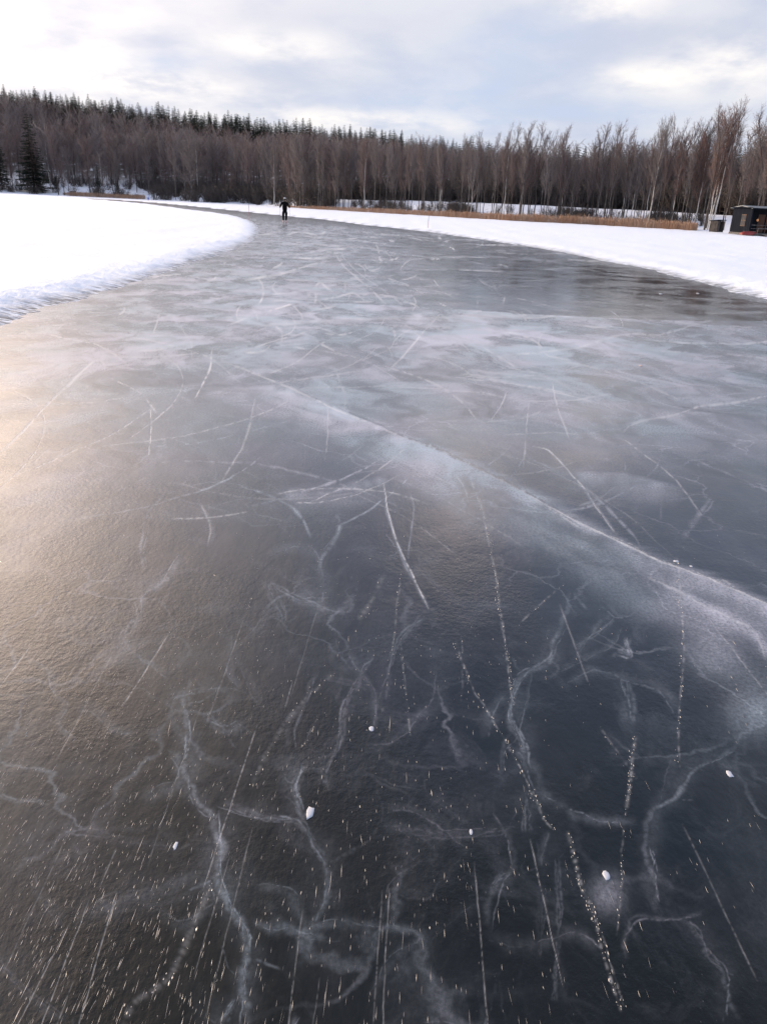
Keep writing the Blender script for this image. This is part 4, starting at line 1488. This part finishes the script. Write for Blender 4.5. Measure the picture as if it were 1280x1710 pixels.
# small brown shed
shp = polar(1204, 121)
shd = empty('shed', (shp.x, shp.y, .15), rz + .3)
tag(shd, 'little brown open-fronted shed between the birches and the cabin', 'shed')
mb = MB()
mb.box((-.65, .6, .7), (.08, 1.2, 1.4))
mb.box((.65, .6, .7), (.08, 1.2, 1.4))
mb.box((0, 1.16, .7), (1.22, .08, 1.4))
mb.box((-.40, .04, .7), (.42, .08, 1.4))
mb.build('wall', m_brown, shd)
mb = MB()
mb.box((0, .6, 1.46), (1.6, 1.5, .08), 0, Matrix.Rotation(-.1, 3, 'X'))
mb.build('roof', m_tar, shd)

# ------------------------------------------------------------------ marker stakes
m_stake, n, b = material('faded_red_wood', (0.42, 0.16, 0.13), .7, .2)
m_tip, n, b = material('dark_stake_top', (0.12, 0.10, 0.10), .7, .2)


def stake(px, py, h, label, lean):
    g_ = ground(px, py, .1)
    e = empty('marker_stake', (g_.x, g_.y, .06))
    e.rotation_euler = (0, lean, 0)
    tag(e, label, 'marker stake', 'thin marker stakes at the swept track')
    mb = MB()
    mb.tube([(0, 0, -.05), (0, 0, h * .55)], .016, 6)
    mb.build('shaft', m_stake, e)
    mb = MB()
    mb.tube([(0, 0, h * .55), (0, 0, h * .93), (0, 0, h)], [.018, .015, .010], 6)
    mb.build('tip', m_tip, e)


stake(416, 364, 1.5, 'thin reddish stake on the rounded tip of the left snow field', 0.0)
stake(714, 381, 1.0, 'thin faded stake in the snow belt right of the skater', .02)


# ------------------------------------------------------------------ people
def skin(name, chains, mat, parent, sub=2):
    """chains: lists of (x, y, z, r); a chain may start with an int = index of an earlier vertex"""
    V, E, Rd = [], [], []
    for ch in chains:
        prev = None
        for q in ch:
            if isinstance(q, int):
                prev = q
                continue
            V.append(q[:3])
            Rd.append(q[3] if len(q) == 4 else (q[3], q[4]))
            if prev is not None: E.append((prev, len(V) - 1))
            prev = len(V) - 1
    me = bpy.data.meshes.new(name)
    me.from_pydata(V, E, [])
    o = link(name, me, parent)
    md = o.modifiers.new('skin', 'SKIN')
    sl = me.skin_vertices[0] if me.skin_vertices else None
    if sl is None:
        bm_ = __import__('bmesh').new()
        bm_.from_mesh(me)
        bm_.verts.layers.skin.verify()
        bm_.to_mesh(me)
        bm_.free()
        sl = me.skin_vertices[0]
    for i, r in enumerate(Rd):
        sl.data[i].radius = r if isinstance(r, tuple) else (r, r)
    sl.data[0].use_root = True
    md.use_smooth_shade = True
    s2 = o.modifiers.new('sub', 'SUBSURF')
    s2.levels = s2.render_levels = sub
    dg = bpy.context.evaluated_depsgraph_get()
    m2 = bpy.data.meshes.new_from_object(o.evaluated_get(dg))
    m2.materials.clear()
    m2.materials.append(mat)
    o.modifiers.clear()
    o.data = m2
    return o


def person(loc, rz, label, jacket_m, trouser_m, hat_m, skin_m, boot_m, hair_m, glove=True, lean=0.0):
    p = empty('person', loc, rz)
    tag(p, label, 'person')
    k = .07
    ch = [[(0, 0, .95 + k, .06, .05), (0, .02, 1.12 + k, .06, .05), (0, .03, 1.30 + k, .065, .055), (0, .02, 1.44 + k, .06, .05), (0, .035, 1.52 + k, .052), (0, .05, 1.60 + k, .074, .088), (0, .05, 1.68 + k, .070, .085), (0, .05, 1.73 + k, .045, .05)]]
    idx = 8
    for sg in (-1, 1):
        ch.append([2, (sg * .12, .02, 1.40 + k, .04), (sg * .19, .01, 1.38 + k, .04), (sg * .27, .0, 1.25 + k, .036), (sg * .335, .03, 1.12 + k, .032), (sg * .345, .14, 1.09 + k, .029), (sg * .335, .25, 1.10 + k, .026),
                   (sg * .333, .285, 1.10 + k, .034, .020), (sg * .33, .33, 1.095 + k, .036, .018)])
        palm = idx + 7
        idx += 8
        # fingers curled round the pole, thumb from the side of the palm
        for f, (oz, ln) in enumerate(((.028, .9), (.010, 1.0), (-.009, .95), (-.027, .78))):
            ch.append([palm, (sg * .335, .355, 1.095 + k + oz, .0095), (sg * .325, .355 + .028 * ln, 1.09 + k + oz, .009), (sg * .305, .355 + .034 * ln, 1.085 + k + oz, .0085), (sg * .290, .355 + .018 * ln, 1.083 + k + oz, .0075)])
            idx += 4
        ch.append([palm - 1, (sg * .315, .305, 1.12 + k, .011), (sg * .298, .33, 1.128 + k, .010), (sg * .290, .352, 1.126 + k, .008)])
        idx += 3
    for sg in (-1, 1):
        ch.append([0, (sg * .09, .0, .88 + k, .06), (sg * .105, .03, .68 + k, .055), (sg * .105, .05, .49 + k, .044), (sg * .10, .02, .32 + k, .042), (sg * .095, -.02, .12 + k, .036), (sg * .098, -.01, .045 + k, .036), (sg * .105, .07, .03 + k, .036, .028), (sg * .11, .15, .022 + k, .032, .02)])
    body = skin('body', ch, skin_m, p, 2)
    # face, on the far side: nose, ears, eyes, mouth
    mb = MB()
    mb.v += [(-.016, .118, 1.645 + k), (.016, .118, 1.645 + k), (0, .122, 1.685 + k), (0, .152, 1.648 + k), (0, .118, 1.636 + k)]
    mb.f += [(0, 3, 2), (3, 1, 2), (0, 4, 3), (4, 1, 3)]
    mb.build('nose', skin_m, p, True)
    for sg in (-1, 1):
        mb = MB()
        mb.tube([(sg * .076, .05, 1.635 + k), (sg * .086, .045, 1.655 + k), (sg * .080, .045, 1.685 + k)], [.008, .013, .008], 6)
        mb.build('ear', skin_m, p, True)
        mb = MB()
        mb.lathe((sg * .028, .118, 1.675 + k), [(.003, -.008), (.010, -.004), (.010, .004), (.003, .008)], 8)
        mb.build('eye', hair_m, p, True)
    mb = MB()
    mb.tube([(-.022, .116, 1.612 + k), (0, .123, 1.610 + k), (.022, .116, 1.612 + k)], .005, 6)
    mb.build('mouth', boot_m, p, True)
    # clothes
    ch = [[(0, 0, .78 + k, .20, .16), (0, .01, 1.05 + k, .19, .15), (0, .02, 1.20 + k, .20, .15), (0, .025, 1.33 + k, .215, .155), (0, .025, 1.445 + k, .15, .12), (0, .035, 1.53 + k, .10, .095)]]
    for sg in (-1, 1):
        ch.append([3, (sg * .12, .02, 1.41 + k, .075), (sg * .195, .01, 1.385 + k, .092), (sg * .27, .0, 1.25 + k, .080), (sg * .335, .03, 1.12 + k, .070), (sg * .345, .14, 1.09 + k, .048), (sg * .337, .24, 1.10 + k, .040)])
    skin('jacket', ch, jacket_m, p, 2)
    ch = [[(0, 0, .96 + k, .18, .14), (0, 0, .88 + k, .18, .14)]]
    for sg in (-1, 1):
        ch.append([1, (sg * .092, .0, .80 + k, .125), (sg * .107, .03, .66 + k, .11), (sg * .107, .05, .49 + k, .088), (sg * .10, .02, .32 + k, .080), (sg * .096, -.015, .18 + k, .052)])
    skin('trousers', ch, trouser_m, p, 2)
    mb = MB()
    mb.lathe((0, .045, 1.665 + k), [(.084, 0), (.090, .02), (.088, .05), (.074, .085), (.045, .108), (.012, .118)], 14)
    mb.build('hat', hat_m, p, True)
    mb = MB()
    mb.lathe((0, .030, 1.57 + k), [(.052, -.03), (.080, .01), (.088, .05), (.088, .098)], 12)
    mb.build('hair', hair_m, p, True)
    for sg in (-1, 1):
        mb = MB()
        mb.tube([(sg * .095, -.03, .20 + k), (sg * .096, -.025, .10 + k), (sg * .098, -.01, .03 + k)], [.050, .052, .050], 9)
        mb.tube([(sg * .098, -.06, .025 + k), (sg * .100, .03, .028 + k), (sg * .108, .12, .02 + k), (sg * .112, .185, .015 + k)], [.040, .047, .044, .02], 9)
        bt = mb.build('skate_boot', boot_m, p, True)
        mb = MB()
        mb.box((sg * .103, .06, .012), (.006, .42, .022), -sg * .03)
        mb.box((sg * .100, -.02, .045), (.03, .05, .05))
        mb.box((sg * .108, .12, .045), (.03, .05, .05))
        mb.build('blade', m_steel, bt)
    return p


m_black, n, b = material('black_cloth', (0.006, 0.006, 0.007), .95, .05)
m_blk2, n, b = material('black_tights', (0.006, 0.006, 0.007), .95, .05)
m_hat, n, b = material('pale_grey_hat', (0.42, 0.41, 0.40), .9, .1)
m_skin, n, b = material('skin', (0.48, 0.30, 0.23), .6, .3)
m_boot, n, b = material('pinkish_boot', (0.55, 0.36, 0.34), .6, .3)
m_hair, n, b = material('dark_hair', (0.03, 0.022, 0.018), .7, .2)
m_steel, n, b = material('steel', (0.5, 0.5, 0.52), .3, .5)
b.inputs['Metallic'].default_value = 1
m_blue, n, b = material('blue_cloth', (0.03, 0.06, 0.32), .8, .2)
m_pale, n, b = material('pale_cloth', (0.45, 0.50, 0.62), .8, .2)
m_pole, n, b = material('grey_pole', (0.13, 0.13, 0.14), .5, .3)

sk = ground(475.5, 374.5)
face = -math.atan2(sk.x, sk.y)
person((sk.x, sk.y, 0), face, 'skater in black with pale hat gliding away, elbows out', m_black, m_blk2, m_hat, m_skin, m_boot, m_hair)
for sg, nm in ((-1, 'thin ski pole in the left hand of the black-clad skater'), (1, 'thin ski pole in the right hand of the black-clad skater')):
    e = empty('ski_pole', (sk.x, sk.y, 0), face)
    tag(e, nm, 'ski pole', 'the skater\'s poles')
    mb = MB()
    mb.tube([(sg * .41, -.16, .0), (sg * .318, .385, 1.20)], [.006, .009], 7)
    mb.build('shaft', m_pole, e)
    mb = MB()
    mb.tube([(sg * .3188, .380, 1.11), (sg * .3165, .394, 1.225)], [.014, .016], 8)
    mb.build('grip', m_black, e)
    mb = MB()
    mb.tube([(sg * .4045, -.128, .07), (sg * .4035, -.122, .083)], [.034, .030], 10)
    mb.build('basket', m_black, e)
bp_ = ground(248, 335.2, .05)
person((bp_.x, bp_.y, 0.0), .3, 'tiny far-off person in blue trousers and pale jacket near the reeds', m_pale, m_blue, m_blue, m_skin, m_boot, m_hair)
